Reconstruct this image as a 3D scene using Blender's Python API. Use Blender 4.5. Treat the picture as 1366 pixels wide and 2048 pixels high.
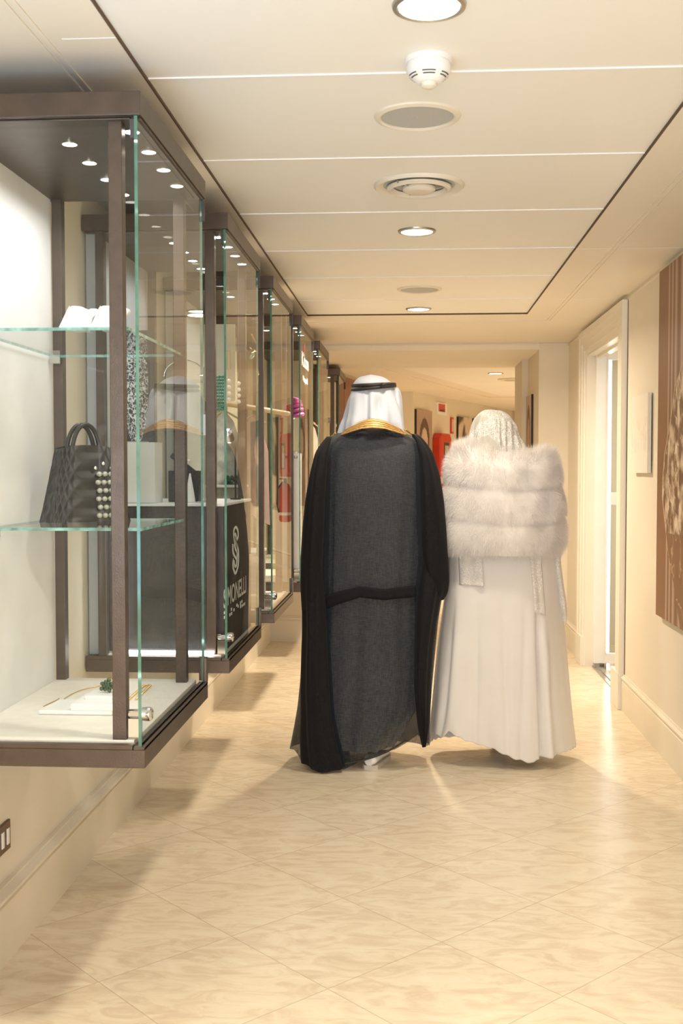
import bpy, math, random
import numpy as np
from mathutils import Vector, Matrix

for o in list(bpy.data.objects):
    bpy.data.objects.remove(o, do_unlink=True)
scn = bpy.context.scene
COL = scn.collection
random.seed(7); RNG = np.random.default_rng(11)

# ------------------------------------------------------------------ camera
F, CX, CY, VX, VY, CAMH = 2195.0, 683.0, 1024.0, 824.0, 937.0, 1.38
pitch = math.atan((CY - VY) / F)
yaw = math.atan((VX - CX) * math.cos(pitch) / F)
cam_d = bpy.data.cameras.new('camera'); cam = bpy.data.objects.new('camera', cam_d); COL.objects.link(cam)
cam_d.sensor_fit = 'VERTICAL'; cam_d.sensor_height = 36; cam_d.sensor_width = 24
cam_d.lens = F / 2048 * 36; cam_d.clip_start = .05; cam_d.clip_end = 100
cam.location = (0, 0, CAMH); cam.rotation_euler = (math.pi / 2 - pitch, 0, yaw)
cam_d.dof.use_dof = True; cam_d.dof.focus_distance = 5.2; cam_d.dof.aperture_fstop = 9.0
scn.camera = cam

# ------------------------------------------------------------------ world, view
w = bpy.data.worlds.new('world'); scn.world = w; w.use_nodes = True
w.node_tree.nodes['Background'].inputs[0].default_value = (.72, .83, 1, 1)
w.node_tree.nodes['Background'].inputs[1].default_value = .35
scn.view_settings.view_transform = 'Standard'; scn.view_settings.look = 'None'
scn.view_settings.gamma = 1; scn.view_settings.use_curve_mapping = False
scn.view_settings.exposure = 0.7
scn.cycles.transparent_max_bounces = 64
scn.cycles.max_bounces = 12

WARM = (1.0, .825, .635); NEUT = (1.0, .90, .77)
COOL = (.98, .97, 1.0)
P_DOWN, P_CASE, P_SHOP, P_DAY = 11.0, 1.0, 20.0, 72.0

def lamp(name, loc, power, color, size=.12, rot=(0, 0, 0), shape='DISK', size_y=None, parent=None, spread=180):
    l = bpy.data.lights.new(name, 'AREA'); l.energy = power; l.color = color; l.shape = shape; l.size = size
    if size_y: l.size_y = size_y
    l.spread = math.radians(spread)
    o = bpy.data.objects.new(name, l); COL.objects.link(o); o.rotation_euler = rot
    if parent: o.parent = parent; o.location = Vector(loc) - parent.location
    else: o.location = loc
    return o
# daylight coming in at the open end of the corridor behind the camera
lamp('daylight', (0.03, -2.9, 1.35), P_DAY, (.96, .94, 1), 1.9, (math.radians(90), 0, 0), 'RECTANGLE', 1.9)
lamp('added_cool_light', (-1.06, .75, 1.1), 8, (.30, .62, 1), 1.0, (math.radians(140), 0, math.radians(-10)), 'RECTANGLE', .7, None, 110)  # added cool lamp aimed at the left soffit, no real window there
# lights of the shop to the right and of the hall beyond
lamp('shop_light', (2.5, 7.3, 2.3), P_SHOP, (1, .93, .82), 1.2, (0, 0, 0), 'SQUARE')

# ------------------------------------------------------------------ pixel rays (used to place things where they stand)
_cp, _sp, _cy, _sy = math.cos(pitch), math.sin(pitch), math.cos(yaw), math.sin(yaw)
FW = Vector((-_sy * _cp, _cy * _cp, -_sp)); RT = Vector((_cy, _sy, 0)); UP = RT.cross(FW)
CAM = Vector((0, 0, CAMH))
def _ray(x, y): return FW + RT * ((x - CX) / F) - UP * ((y - CY) / F)
def onY(x, y, Y): r = _ray(x, y); return CAM + r * (Y / r.y)
def onX(x, y, X): r = _ray(x, y); return CAM + r * (X / r.x)

# ------------------------------------------------------------------ materials
def new_mat(name):
    m = bpy.data.materials.new(name); m.use_nodes = True
    nt = m.node_tree; b = nt.nodes['Principled BSDF']
    return m, nt, b
def N(nt, t, **kw):
    n = nt.nodes.new(t)
    for k, v in kw.items(): setattr(n, k, v)
    return n
def pmat(name, col, rough=.5, metal=0, spec=.5, noise=None, bump=None, coat=0, emit=None, es=0, sheen=0, trans=0):
    """principled; noise=(scale, amount) colour variation, bump=(scale, strength)"""
    m, nt, b = new_mat(name)
    b.inputs['Base Color'].default_value = (*col, 1); b.inputs['Roughness'].default_value = rough
    b.inputs['Metallic'].default_value = metal; b.inputs['Specular IOR Level'].default_value = spec
    b.inputs['Coat Weight'].default_value = coat; b.inputs['Sheen Weight'].default_value = sheen
    b.inputs['Transmission Weight'].default_value = trans
    if emit: b.inputs['Emission Color'].default_value = (*emit, 1); b.inputs['Emission Strength'].default_value = es
    tc = N(nt, 'ShaderNodeTexCoord')
    if noise is None: noise = (6, .04)
    n = N(nt, 'ShaderNodeTexNoise'); n.inputs['Scale'].default_value = noise[0]; n.inputs['Detail'].default_value = 5
    nt.links.new(tc.outputs['Object'], n.inputs['Vector'])
    mr = N(nt, 'ShaderNodeMapRange'); mr.inputs['From Min'].default_value = .3; mr.inputs['From Max'].default_value = .7
    mr.inputs['To Min'].default_value = 1 - noise[1]; mr.inputs['To Max'].default_value = 1 + noise[1]
    nt.links.new(n.outputs[0], mr.inputs[0])
    mx = N(nt, 'ShaderNodeVectorMath', operation='SCALE'); mx.inputs[0].default_value = col
    nt.links.new(mr.outputs[0], mx.inputs['Scale']); nt.links.new(mx.outputs[0], b.inputs['Base Color'])
    if bump:
        n2 = N(nt, 'ShaderNodeTexNoise'); n2.inputs['Scale'].default_value = bump[0]; n2.inputs['Detail'].default_value = 3
        nt.links.new(tc.outputs['Object'], n2.inputs['Vector'])
        bp = N(nt, 'ShaderNodeBump'); bp.inputs['Strength'].default_value = bump[1]; bp.inputs['Distance'].default_value = .002
        nt.links.new(n2.outputs[0], bp.inputs['Height']); nt.links.new(bp.outputs[0], b.inputs['Normal'])
    return m
def emat(name, col, s):
    m = bpy.data.materials.new(name); m.use_nodes = True; nt = m.node_tree; nt.nodes.clear()
    e = N(nt, 'ShaderNodeEmission'); e.inputs[0].default_value = (*col, 1); e.inputs[1].default_value = s
    o = N(nt, 'ShaderNodeOutputMaterial'); nt.links.new(e.outputs[0], o.inputs[0]); return m
def glass_mat(name, tint, ior=1.45, rough=0.0):
    m = bpy.data.materials.new(name); m.use_nodes = True; nt = m.node_tree; nt.nodes.clear()
    t = N(nt, 'ShaderNodeBsdfTransparent'); t.inputs[0].default_value = (*tint, 1)
    g = N(nt, 'ShaderNodeBsdfGlossy'); g.inputs['Roughness'].default_value = rough
    fr = N(nt, 'ShaderNodeFresnel'); fr.inputs[0].default_value = ior
    ge = N(nt, 'ShaderNodeNewGeometry')
    mul = N(nt, 'ShaderNodeMath', operation='SUBTRACT'); mul.inputs[0].default_value = 1     # only the outer side of each face reflects
    nt.links.new(ge.outputs['Backfacing'], mul.inputs[1])
    m2 = N(nt, 'ShaderNodeMath', operation='MULTIPLY'); nt.links.new(fr.outputs[0], m2.inputs[0]); nt.links.new(mul.outputs[0], m2.inputs[1])
    mx = N(nt, 'ShaderNodeMixShader'); nt.links.new(m2.outputs[0], mx.inputs[0]); nt.links.new(t.outputs[0], mx.inputs[1]); nt.links.new(g.outputs[0], mx.inputs[2])
    o = N(nt, 'ShaderNodeOutputMaterial'); nt.links.new(mx.outputs[0], o.inputs[0]); return m
def sheer_mat(name, col, alpha, vscale=(700, 700, 60), rough=.8, tint=(1, 1, 1), sheen=.3, spread=.18, trl=0):
    """woven fabric, partly see-through, threads from stretched noise"""
    m, nt, b = new_mat(name)
    tc = N(nt, 'ShaderNodeTexCoord'); mp = N(nt, 'ShaderNodeMapping'); mp.inputs['Scale'].default_value = vscale
    nt.links.new(tc.outputs['Object'], mp.inputs[0])
    n = N(nt, 'ShaderNodeTexNoise'); n.inputs['Scale'].default_value = 1; n.inputs['Detail'].default_value = 2
    nt.links.new(mp.outputs[0], n.inputs['Vector'])
    mp2 = N(nt, 'ShaderNodeMapping'); mp2.inputs['Scale'].default_value = (vscale[2] * 2, vscale[2] * 2, vscale[0])
    nt.links.new(tc.outputs['Object'], mp2.inputs[0])
    n2 = N(nt, 'ShaderNodeTexNoise'); n2.inputs['Scale'].default_value = 1; nt.links.new(mp2.outputs[0], n2.inputs['Vector'])
    ad = N(nt, 'ShaderNodeMath', operation='ADD'); nt.links.new(n.outputs[0], ad.inputs[0]); nt.links.new(n2.outputs[0], ad.inputs[1])
    mr = N(nt, 'ShaderNodeMapRange'); mr.inputs['From Min'].default_value = .8; mr.inputs['From Max'].default_value = 1.2
    mr.inputs['To Min'].default_value = alpha - spread; mr.inputs['To Max'].default_value = alpha + spread
    nt.links.new(ad.outputs[0], mr.inputs[0])
    b.inputs['Base Color'].default_value = (*col, 1); b.inputs['Roughness'].default_value = rough
    b.inputs['Sheen Weight'].default_value = sheen; b.inputs['Specular IOR Level'].default_value = .25
    nt.links.new(mr.outputs[0], b.inputs['Alpha'])
    return m
def lace_mat(name, net=(.70, .67, .57), thread=(.92, .9, .84), scale=26, alpha=.8):
    m, nt, b = new_mat(name)
    tc = N(nt, 'ShaderNodeTexCoord')
    nz = N(nt, 'ShaderNodeTexNoise'); nz.inputs['Scale'].default_value = 18; nt.links.new(tc.outputs['Object'], nz.inputs['Vector'])
    ma = N(nt, 'ShaderNodeMixRGB', blend_type='LINEAR_LIGHT'); ma.inputs[0].default_value = .05
    nt.links.new(tc.outputs['Object'], ma.inputs[1]); nt.links.new(nz.outputs['Color'], ma.inputs[2])
    v = N(nt, 'ShaderNodeTexVoronoi', feature='DISTANCE_TO_EDGE'); v.inputs['Scale'].default_value = scale * 3.2
    nt.links.new(ma.outputs[0], v.inputs['Vector'])
    r1 = N(nt, 'ShaderNodeMapRange'); r1.inputs['From Min'].default_value = .03; r1.inputs['From Max'].default_value = .14
    r1.inputs['To Min'].default_value = 1; r1.inputs['To Max'].default_value = 0; nt.links.new(v.outputs[0], r1.inputs[0])
    v2 = N(nt, 'ShaderNodeTexVoronoi', feature='F1'); v2.inputs['Scale'].default_value = scale; nt.links.new(ma.outputs[0], v2.inputs['Vector'])
    # ring petals round every cell centre
    sn = N(nt, 'ShaderNodeMath', operation='SINE'); ml = N(nt, 'ShaderNodeMath', operation='MULTIPLY'); ml.inputs[1].default_value = 26
    nt.links.new(v2.outputs['Distance'], ml.inputs[0]); nt.links.new(ml.outputs[0], sn.inputs[0])
    r2 = N(nt, 'ShaderNodeMapRange'); r2.inputs['From Min'].default_value = .35; r2.inputs['From Max'].default_value = .75; nt.links.new(sn.outputs[0], r2.inputs[0])
    # motif patches
    n3 = N(nt, 'ShaderNodeTexNoise'); n3.inputs['Scale'].default_value = 14; n3.inputs['Detail'].default_value = 1; nt.links.new(tc.outputs['Object'], n3.inputs['Vector'])
    r3 = N(nt, 'ShaderNodeMapRange'); r3.inputs['From Min'].default_value = .36; r3.inputs['From Max'].default_value = .46; nt.links.new(n3.outputs[0], r3.inputs[0])
    mxm = N(nt, 'ShaderNodeMath', operation='MAXIMUM'); nt.links.new(r1.outputs[0], mxm.inputs[0]); nt.links.new(r2.outputs[0], mxm.inputs[1])
    mu = N(nt, 'ShaderNodeMath', operation='MULTIPLY'); nt.links.new(mxm.outputs[0], mu.inputs[0]); nt.links.new(r3.outputs[0], mu.inputs[1])
    mc = N(nt, 'ShaderNodeMixRGB'); mc.inputs[1].default_value = (*net, 1); mc.inputs[2].default_value = (*thread, 1)
    nt.links.new(mu.outputs[0], mc.inputs[0]); nt.links.new(mc.outputs[0], b.inputs['Base Color'])
    b.inputs['Roughness'].default_value = .6; b.inputs['Sheen Weight'].default_value = .3
    ra = N(nt, 'ShaderNodeMapRange'); ra.inputs['To Min'].default_value = alpha; ra.inputs['To Max'].default_value = 1; nt.links.new(mu.outputs[0], ra.inputs[0])
    nt.links.new(ra.outputs[0], b.inputs['Alpha'])
    bp = N(nt, 'ShaderNodeBump'); bp.inputs['Strength'].default_value = .6; bp.inputs['Distance'].default_value = .002
    nt.links.new(mu.outputs[0], bp.inputs['Height']); nt.links.new(bp.outputs[0], b.inputs['Normal'])
    return m
def attr_mat(name, rough=.5, spec=.4, coat=0):
    m, nt, b = new_mat(name)
    a = N(nt, 'ShaderNodeAttribute'); a.attribute_name = 'Col'
    nt.links.new(a.outputs['Color'], b.inputs['Base Color']); b.inputs['Roughness'].default_value = rough
    b.inputs['Specular IOR Level'].default_value = spec; b.inputs['Coat Weight'].default_value = coat
    return m

def floor_mat():
    m, nt, b = new_mat('floor_tiles')
    tc = N(nt, 'ShaderNodeTexCoord'); mp = N(nt, 'ShaderNodeMapping', vector_type='POINT')
    mp.inputs['Rotation'].default_value = (0, 0, -math.pi / 4)
    nt.links.new(tc.outputs['Object'], mp.inputs[0])          # x'=(x+y)/√2, y'=(y-x)/√2
    sp = N(nt, 'ShaderNodeSeparateXYZ'); nt.links.new(mp.outputs[0], sp.inputs[0])
    pitch_ = .437
    seams = []; cells = []
    for k, off in ((0, 2.823), (1, 2.80)):
        a = N(nt, 'ShaderNodeMath', operation='SUBTRACT'); a.inputs[1].default_value = off - pitch_ * 60
        nt.links.new(sp.outputs[k], a.inputs[0])
        d = N(nt, 'ShaderNodeMath', operation='DIVIDE'); d.inputs[1].default_value = pitch_; nt.links.new(a.outputs[0], d.inputs[0])
        f = N(nt, 'ShaderNodeMath', operation='FRACT'); nt.links.new(d.outputs[0], f.inputs[0])
        fl = N(nt, 'ShaderNodeMath', operation='FLOOR'); nt.links.new(d.outputs[0], fl.inputs[0]); cells.append(fl)
        s = N(nt, 'ShaderNodeMath', operation='PINGPONG'); s.inputs[1].default_value = .5; nt.links.new(f.outputs[0], s.inputs[0])
        r = N(nt, 'ShaderNodeMapRange'); r.inputs['From Min'].default_value = .0018; r.inputs['From Max'].default_value = .0042
        r.inputs['To Min'].default_value = 1; r.inputs['To Max'].default_value = 0; nt.links.new(s.outputs[0], r.inputs[0]); seams.append(r)
    seam = N(nt, 'ShaderNodeMath', operation='MAXIMUM'); nt.links.new(seams[0].outputs[0], seam.inputs[0]); nt.links.new(seams[1].outputs[0], seam.inputs[1])
    cv = N(nt, 'ShaderNodeCombineXYZ'); nt.links.new(cells[0].outputs[0], cv.inputs[0]); nt.links.new(cells[1].outputs[0], cv.inputs[1])
    wn = N(nt, 'ShaderNodeTexWhiteNoise'); nt.links.new(cv.outputs[0], wn.inputs['Vector'])
    # streaky marbling, a different patch for every tile
    mp2 = N(nt, 'ShaderNodeMapping'); mp2.inputs['Scale'].default_value = (3.6, 8.5, 1); nt.links.new(tc.outputs['Object'], mp2.inputs[0])
    sc = N(nt, 'ShaderNodeVectorMath', operation='SCALE'); sc.inputs['Scale'].default_value = 9; nt.links.new(wn.outputs['Color'], sc.inputs[0])
    ad = N(nt, 'ShaderNodeVectorMath', operation='ADD'); nt.links.new(mp2.outputs[0], ad.inputs[0]); nt.links.new(sc.outputs[0], ad.inputs[1])
    n = N(nt, 'ShaderNodeTexNoise'); n.inputs['Scale'].default_value = 1.7; n.inputs['Detail'].default_value = 7; n.inputs['Distortion'].default_value = 1.5
    n.inputs['Roughness'].default_value = .62; nt.links.new(ad.outputs[0], n.inputs['Vector'])
    cr = N(nt, 'ShaderNodeValToRGB'); e = cr.color_ramp.elements
    e[0].position = .34; e[0].color = (.69, .565, .40, 1); e[1].position = .72; e[1].color = (.83, .74, .565, 1)
    m1 = e.new(.46); m1.color = (.75, .635, .46, 1); m2 = e.new(.53); m2.color = (.79, .69, .51, 1)
    nt.links.new(n.outputs[0], cr.inputs[0])
    n3 = N(nt, 'ShaderNodeTexNoise'); n3.inputs['Scale'].default_value = 1.1; n3.inputs['Detail'].default_value = 3; nt.links.new(tc.outputs['Object'], n3.inputs['Vector'])
    mr = N(nt, 'ShaderNodeMapRange'); mr.inputs['To Min'].default_value = .9; mr.inputs['To Max'].default_value = 1.1; nt.links.new(n3.outputs[0], mr.inputs[0])
    sc2 = N(nt, 'ShaderNodeVectorMath', operation='SCALE'); nt.links.new(cr.outputs[0], sc2.inputs[0]); nt.links.new(mr.outputs[0], sc2.inputs['Scale'])
    mx = N(nt, 'ShaderNodeMixRGB'); mx.inputs[2].default_value = (.30, .2, .11, 1)
    sm = N(nt, 'ShaderNodeMath', operation='MULTIPLY'); sm.inputs[1].default_value = .5; nt.links.new(seam.outputs[0], sm.inputs[0])
    nt.links.new(sm.outputs[0], mx.inputs[0]); nt.links.new(sc2.outputs[0], mx.inputs[1]); nt.links.new(mx.outputs[0], b.inputs['Base Color'])
    rr = N(nt, 'ShaderNodeMapRange'); rr.inputs['To Min'].default_value = .16; rr.inputs['To Max'].default_value = .30; nt.links.new(n.outputs[0], rr.inputs[0])
    nt.links.new(rr.outputs[0], b.inputs['Roughness'])
    b.inputs['Specular IOR Level'].default_value = .45
    bp = N(nt, 'ShaderNodeBump'); bp.inputs['Strength'].default_value = .12; bp.inputs['Distance'].default_value = .004
    nt.links.new(n.outputs[0], bp.inputs['Height']); nt.links.new(bp.outputs[0], b.inputs['Normal'])
    return m

M = {}
M['floor'] = floor_mat()
M['wall'] = pmat('wall_paint', (.80, .73, .60), .7, noise=(1.5, .03), bump=(120, .15))
M['soffit'] = pmat('soffit_paint', (.86, .79, .67), .6, noise=(1.5, .02))
M['ceil'] = pmat('ceiling_panel', (.92, .90, .84), .55, noise=(2, .015))
M['seam'] = pmat('seam_light', (.93, .93, .92), .4)
M['dark_gap'] = pmat('gap_shade_strip', (.12, .08, .05), .8)  # dark colour stands for the shade inside the gaps
M['trim'] = pmat('trim_paint', (.84, .80, .70), .35, noise=(2, .02))
M['base'] = pmat('skirting_paint', (.80, .73, .59), .4, noise=(3, .05))
M['steel'] = pmat('brushed_bronze', (.115, .09, .072), .36, .75, noise=(20, .12), bump=(300, .2))
M['steel_l'] = pmat('satin_steel', (.5, .47, .42), .3, .9)
M['glass'] = glass_mat('clear_glass', (.972, .985, .978), 1.42)
M['gedge'] = pmat('green_glass_edge', (.10, .27, .20), .12, spec=.8, noise=(12, .35), trans=.25)
M['sedge'] = pmat('aqua_shelf_edge', (.30, .62, .56), .08, spec=1, noise=(30, .6), trans=.3)
M['whitepanel'] = pmat('white_stone_panel', (.80, .80, .78), .6, noise=(5, .07), bump=(20, .2))
M['deck'] = pmat('pale_deck', (.80, .76, .68), .5, noise=(30, .04))
M['chrome'] = pmat('chrome', (.75, .75, .75), .12, 1)
M['black'] = pmat('matt_black', (.035, .03, .028), .55, noise=(9, .2), bump=(60, .2))
M['plinth'] = pmat('dark_woodgrain', (.052, .040, .034), .42, noise=(14, .25))
M['white'] = pmat('white_plastic', (.88, .87, .85), .35)
M['letter'] = pmat('white_lettering', (.9, .9, .88), .4)
M['red'] = pmat('signal_red', (.62, .045, .02), .35)
M['led'] = emat('spot_glow', (1, .93, .82), 14)
M['ledc'] = emat('tube_glow', (.98, .98, 1), 7)
M['bulb'] = emat('downlight_glow', (1, .88, .68), 9)
M['shopled'] = emat('shop_strip_glow', (1, .97, .9), 7)
M['gold'] = pmat('gold', (.85, .58, .22), .25, 1)
M['goldcloth'] = pmat('gold_braid', (.72, .46, .17), .45, .35, noise=(90, .3), bump=(220, .8))
M['pearl'] = pmat('pearl', (.9, .86, .78), .15, spec=.8)
M['green'] = pmat('green_stone', (.035, .085, .035), .15, spec=.8, noise=(60, .4))
M['mint'] = pmat('mint_beads', (.09, .27, .20), .3, noise=(60, .3))
M['pink'] = pmat('magenta_cloth', (.45, .08, .28), .5, noise=(20, .3))
M['bagleather'] = pmat('dark_woven_leather', (.022, .021, .020), .42, spec=.5, noise=(40, .25))
M['wood'] = pmat('pale_wood', (.70, .54, .33), .45, noise=(12, .12))
M['greyback'] = pmat('grey_back_panel', (.48, .49, .50), .5)
M['beige'] = pmat('beige_card', (.72, .62, .48), .6)
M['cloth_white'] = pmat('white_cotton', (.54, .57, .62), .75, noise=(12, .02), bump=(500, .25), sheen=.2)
M['thobe'] = pmat('white_thobe', (.80, .80, .80), .8, noise=(20, .03), bump=(500, .2))
M['dress'] = pmat('ivory_crepe', (.78, .75, .70), .62, noise=(10, .015), bump=(600, .15), sheen=.25)
M['lace'] = lace_mat('lace_veil')
M['lacepanel'] = lace_mat('lace_panel', (.74, .70, .62), (.93, .9, .85), 30, 1.0)
M['fur'] = pmat('fur_pile', (.93, .88, .82), .75, noise=(14, .05), sheen=.5)
M['hair'] = pmat('dark_hair', (.03, .018, .012), .4, noise=(80, .4))
M['skin'] = pmat('skin', (.52, .32, .22), .5, noise=(30, .05))
M['agal'] = pmat('black_cord', (.022, .017, .014), .6, noise=(120, .3), bump=(260, .8))
M['sheer'] = sheer_mat('sheer_black_gauze', (.005, .009, .0145), .78, (420, 420, 26), spread=.07)
M['dense'] = sheer_mat('gauze_in_layers', (.006, .006, .007), .97, (520, 520, 30), spread=.03, sheen=.02)
M['shoe'] = pmat('white_leather', (.82, .8, .76), .35)
M['sole'] = pmat('pale_sole', (.62, .56, .48), .6)
M['speaker'] = pmat('speaker_mesh', (.50, .50, .47), .7, noise=(400, .15))
M['rim'] = pmat('beige_rim', (.80, .74, .62), .45)
M['slot'] = pmat('dark_slot', (.08, .07, .07), .7)
M['pic'] = attr_mat('printed_canvas', .42, .35)
M['picedge'] = pmat('canvas_edge_black', (.02, .017, .015), .6)
M['cream'] = pmat('cream_canvas', (.80, .76, .66), .6, noise=(9, .03), bump=(40, .5))
M['shopwall'] = pmat('shop_wall', (.86, .84, .78), .6)
M['bronze_plate'] = pmat('bronze_plate', (.16, .09, .05), .35, .6)

# ------------------------------------------------------------------ mesh helpers
class MB:
    def __init__(s): s.v = []; s.f = []; s.m = []
    def add(s, vs, fs, mi=0):
        b = len(s.v); s.v += [tuple(p) for p in vs]; s.f += [tuple(b + i for i in f) for f in fs]
        s.m += [mi] * len(fs) if isinstance(mi, int) else list(mi); return s
    def box(s, x0, x1, y0, y1, z0, z1, mi=0, rot=None, about=None):
        vs = [Vector((x, y, z)) for z in (z0, z1) for y in (y0, y1) for x in (x0, x1)]
        if rot is not None:
            c = Vector(about) if about else Vector(((x0 + x1) / 2, (y0 + y1) / 2, (z0 + z1) / 2))
            vs = [rot @ (p - c) + c for p in vs]
        return s.add(vs, [(0, 2, 3, 1), (4, 5, 7, 6), (0, 1, 5, 4), (2, 6, 7, 3), (0, 4, 6, 2), (1, 3, 7, 5)], mi)
    def prism(s, poly, fn, t0, t1, mi=0):
        """poly: 2-D outline, fn(u,v,t)->3-D"""
        n = len(poly); vs = [fn(u, v, t0) for u, v in poly] + [fn(u, v, t1) for u, v in poly]
        fs = [tuple(range(n))[::-1], tuple(range(n, 2 * n))] + [(i, (i + 1) % n, n + (i + 1) % n, n + i) for i in range(n)]
        return s.add(vs, fs, mi)
    def lathe(s, prof, c=(0, 0, 0), n=32, mi=0, a0=0, a1=2 * math.pi, M3=None, cap=False):
        """prof [(r,z)...] about vertical axis at c"""
        full = abs(a1 - a0 - 2 * math.pi) < 1e-6; k = n if full else n + 1; vs = []
        for r, z in prof:
            for i in range(k):
                a = a0 + (a1 - a0) * i / n; p = Vector((r * math.cos(a), r * math.sin(a), z))
                if M3 is not None: p = M3 @ p
                vs.append(p + Vector(c))
        fs = []
        for j in range(len(prof) - 1):
            for i in range(n):
                i2 = (i + 1) % k if full else i + 1
                fs.append((j * k + i, j * k + i2, (j + 1) * k + i2, (j + 1) * k + i))
        if cap: fs.append(tuple(range(k))[::-1]); fs.append(tuple((len(prof) - 1) * k + i for i in range(k)))
        return s.add(vs, fs, mi)
    def tube(s, pts, r, n=10, mi=0, closed=False):
        pts = [Vector(p) for p in pts]; L = len(pts); rs = r if isinstance(r, (list, tuple)) else [r] * L
        vs = []; prev = None
        for i, p in enumerate(pts):
            if closed: t = pts[(i + 1) % L] - pts[i - 1]
            else: t = pts[min(i + 1, L - 1)] - pts[max(i - 1, 0)]
            t.normalize()
            if prev is None:
                u = t.orthogonal().normalized()
            else:
                u = (prev - t * prev.dot(t)); u = u.normalized() if u.length > 1e-6 else t.orthogonal().normalized()
            prev = u; w_ = t.cross(u)
            for k in range(n):
                a = 2 * math.pi * k / n; vs.append(p + (u * math.cos(a) + w_ * math.sin(a)) * rs[i])
        fs = []
        for j in range(L if closed else L - 1):
            j2 = (j + 1) % L
            for k in range(n): fs.append((j * n + k, j * n + (k + 1) % n, j2 * n + (k + 1) % n, j2 * n + k))
        if not closed: fs.append(tuple(range(n))[::-1]); fs.append(tuple((L - 1) * n + k for k in range(n)))
        return s.add(vs, fs, mi)
    def ball(s, c, r, n=16, mi=0, sc=(1, 1, 1)):
        prof = [(max(math.sin(math.pi * j / n), 1e-4) * r * sc[0], -math.cos(math.pi * j / n) * r * sc[2]) for j in range(n + 1)]
        return s.lathe(prof, c, n, mi)
    def build(s, name, mats, parent=None, smooth=False, bevel=0, origin=None, seg=2):
        me = bpy.data.meshes.new(name); me.from_pydata(s.v, [], s.f); me.update()
        mats = mats if isinstance(mats, (list, tuple)) else [mats]
        for mm in mats: me.materials.append(mm)
        if len(mats) > 1: me.polygons.foreach_set('material_index', s.m)
        o = bpy.data.objects.new(name, me); COL.objects.link(o)
        org = Vector(origin) if origin is not None else (parent['_w'] if parent is not None and '_w' in parent else None)
        if parent is not None:
            o.parent = parent; wp = wpos(parent); me.transform(Matrix.Translation(-wp))
        else:
            c = Vector(origin) if origin is not None else base_of(s.v)
            me.transform(Matrix.Translation(-c)); o.location = c
        if smooth:
            me.polygons.foreach_set('use_smooth', [True] * len(me.polygons))
            try: me.set_sharp_from_angle(angle=math.radians(40))
            except Exception: pass
        if bevel:
            b = o.modifiers.new('bevel', 'BEVEL'); b.width = bevel; b.segments = seg; b.limit_method = 'ANGLE'; b.angle_limit = math.radians(50)
        return o
def base_of(vs):
    a = np.array([tuple(v) for v in vs]); return Vector(((a[:, 0].min() + a[:, 0].max()) / 2, (a[:, 1].min() + a[:, 1].max()) / 2, a[:, 2].min()))
def wpos(o):
    p = Vector((0, 0, 0))
    while o is not None: p += o.location; o = o.parent
    return p
def tag(o, label, cat, group=None):
    o['label'] = label; o['category'] = cat
    if group: o['group'] = group
    return o
def thing(name, label, cat, loc, group=None):
    o = bpy.data.objects.new(name, None); COL.objects.link(o); o.location = loc; o.empty_display_size = .1
    return tag(o, label, cat, group)
def struct(o): o['kind'] = 'structure'; return o
def bx(name, x0, x1, y0, y1, z0, z1, m, parent=None, bevel=0): return MB().box(x0, x1, y0, y1, z0, z1).build(name, m, parent, bevel=bevel)
def catmull(P, k=6):
    P = [np.array(p, float) for p in P]; Q = [P[0]] + P + [P[-1]]; out = []
    for i in range(1, len(Q) - 2):
        for j in range(k):
            t = j / k; a, b, c, d = Q[i - 1], Q[i], Q[i + 1], Q[i + 2]
            out.append(.5 * (2 * b + (c - a) * t + (2 * a - 5 * b + 4 * c - d) * t * t + (-a + 3 * b - 3 * c + d) * t ** 3))
    out.append(P[-1]); return out
def text_mesh(txt, name, m, parent, mat4, fit_w, fit_h, ext=.001, spacing=1.0):
    """flat lettering fitted to a width and height; local x,y plane mapped by mat4"""
    cu = bpy.data.curves.new(name, 'FONT'); cu.body = txt; cu.size = 1; cu.space_character = spacing; cu.offset = .012
    to = bpy.data.objects.new(name, cu); COL.objects.link(to)
    bpy.context.view_layer.update(); dg = bpy.context.evaluated_depsgraph_get()
    me = bpy.data.meshes.new_from_object(to.evaluated_get(dg)); bpy.data.objects.remove(to)
    co = np.array([v.co[:] for v in me.vertices]); mn = co.min(0); mxx = co.max(0)
    sx = fit_w / (mxx[0] - mn[0]); sy = fit_h / (mxx[1] - mn[1])
    fs = [tuple(p.vertices) for p in me.polygons]; bpy.data.meshes.remove(me)
    mb = MB(); nv = len(co)
    a = [mat4 @ Vector(((c[0] - mn[0]) * sx, (c[1] - mn[1]) * sy, 0)) for c in co]
    b = [mat4 @ Vector(((c[0] - mn[0]) * sx, (c[1] - mn[1]) * sy, ext)) for c in co]
    mb.add(a + b, [f[::-1] for f in fs] + [tuple(i + nv for i in f) for f in fs])
    return mb.build(name, m, parent)
def faceX(y, z, x):       # lettering lying on a plane that faces +X, reading along +Y
    return Matrix(((0, 0, 1, x), (1, 0, 0, y), (0, 1, 0, z), (0, 0, 0, 1)))

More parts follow.
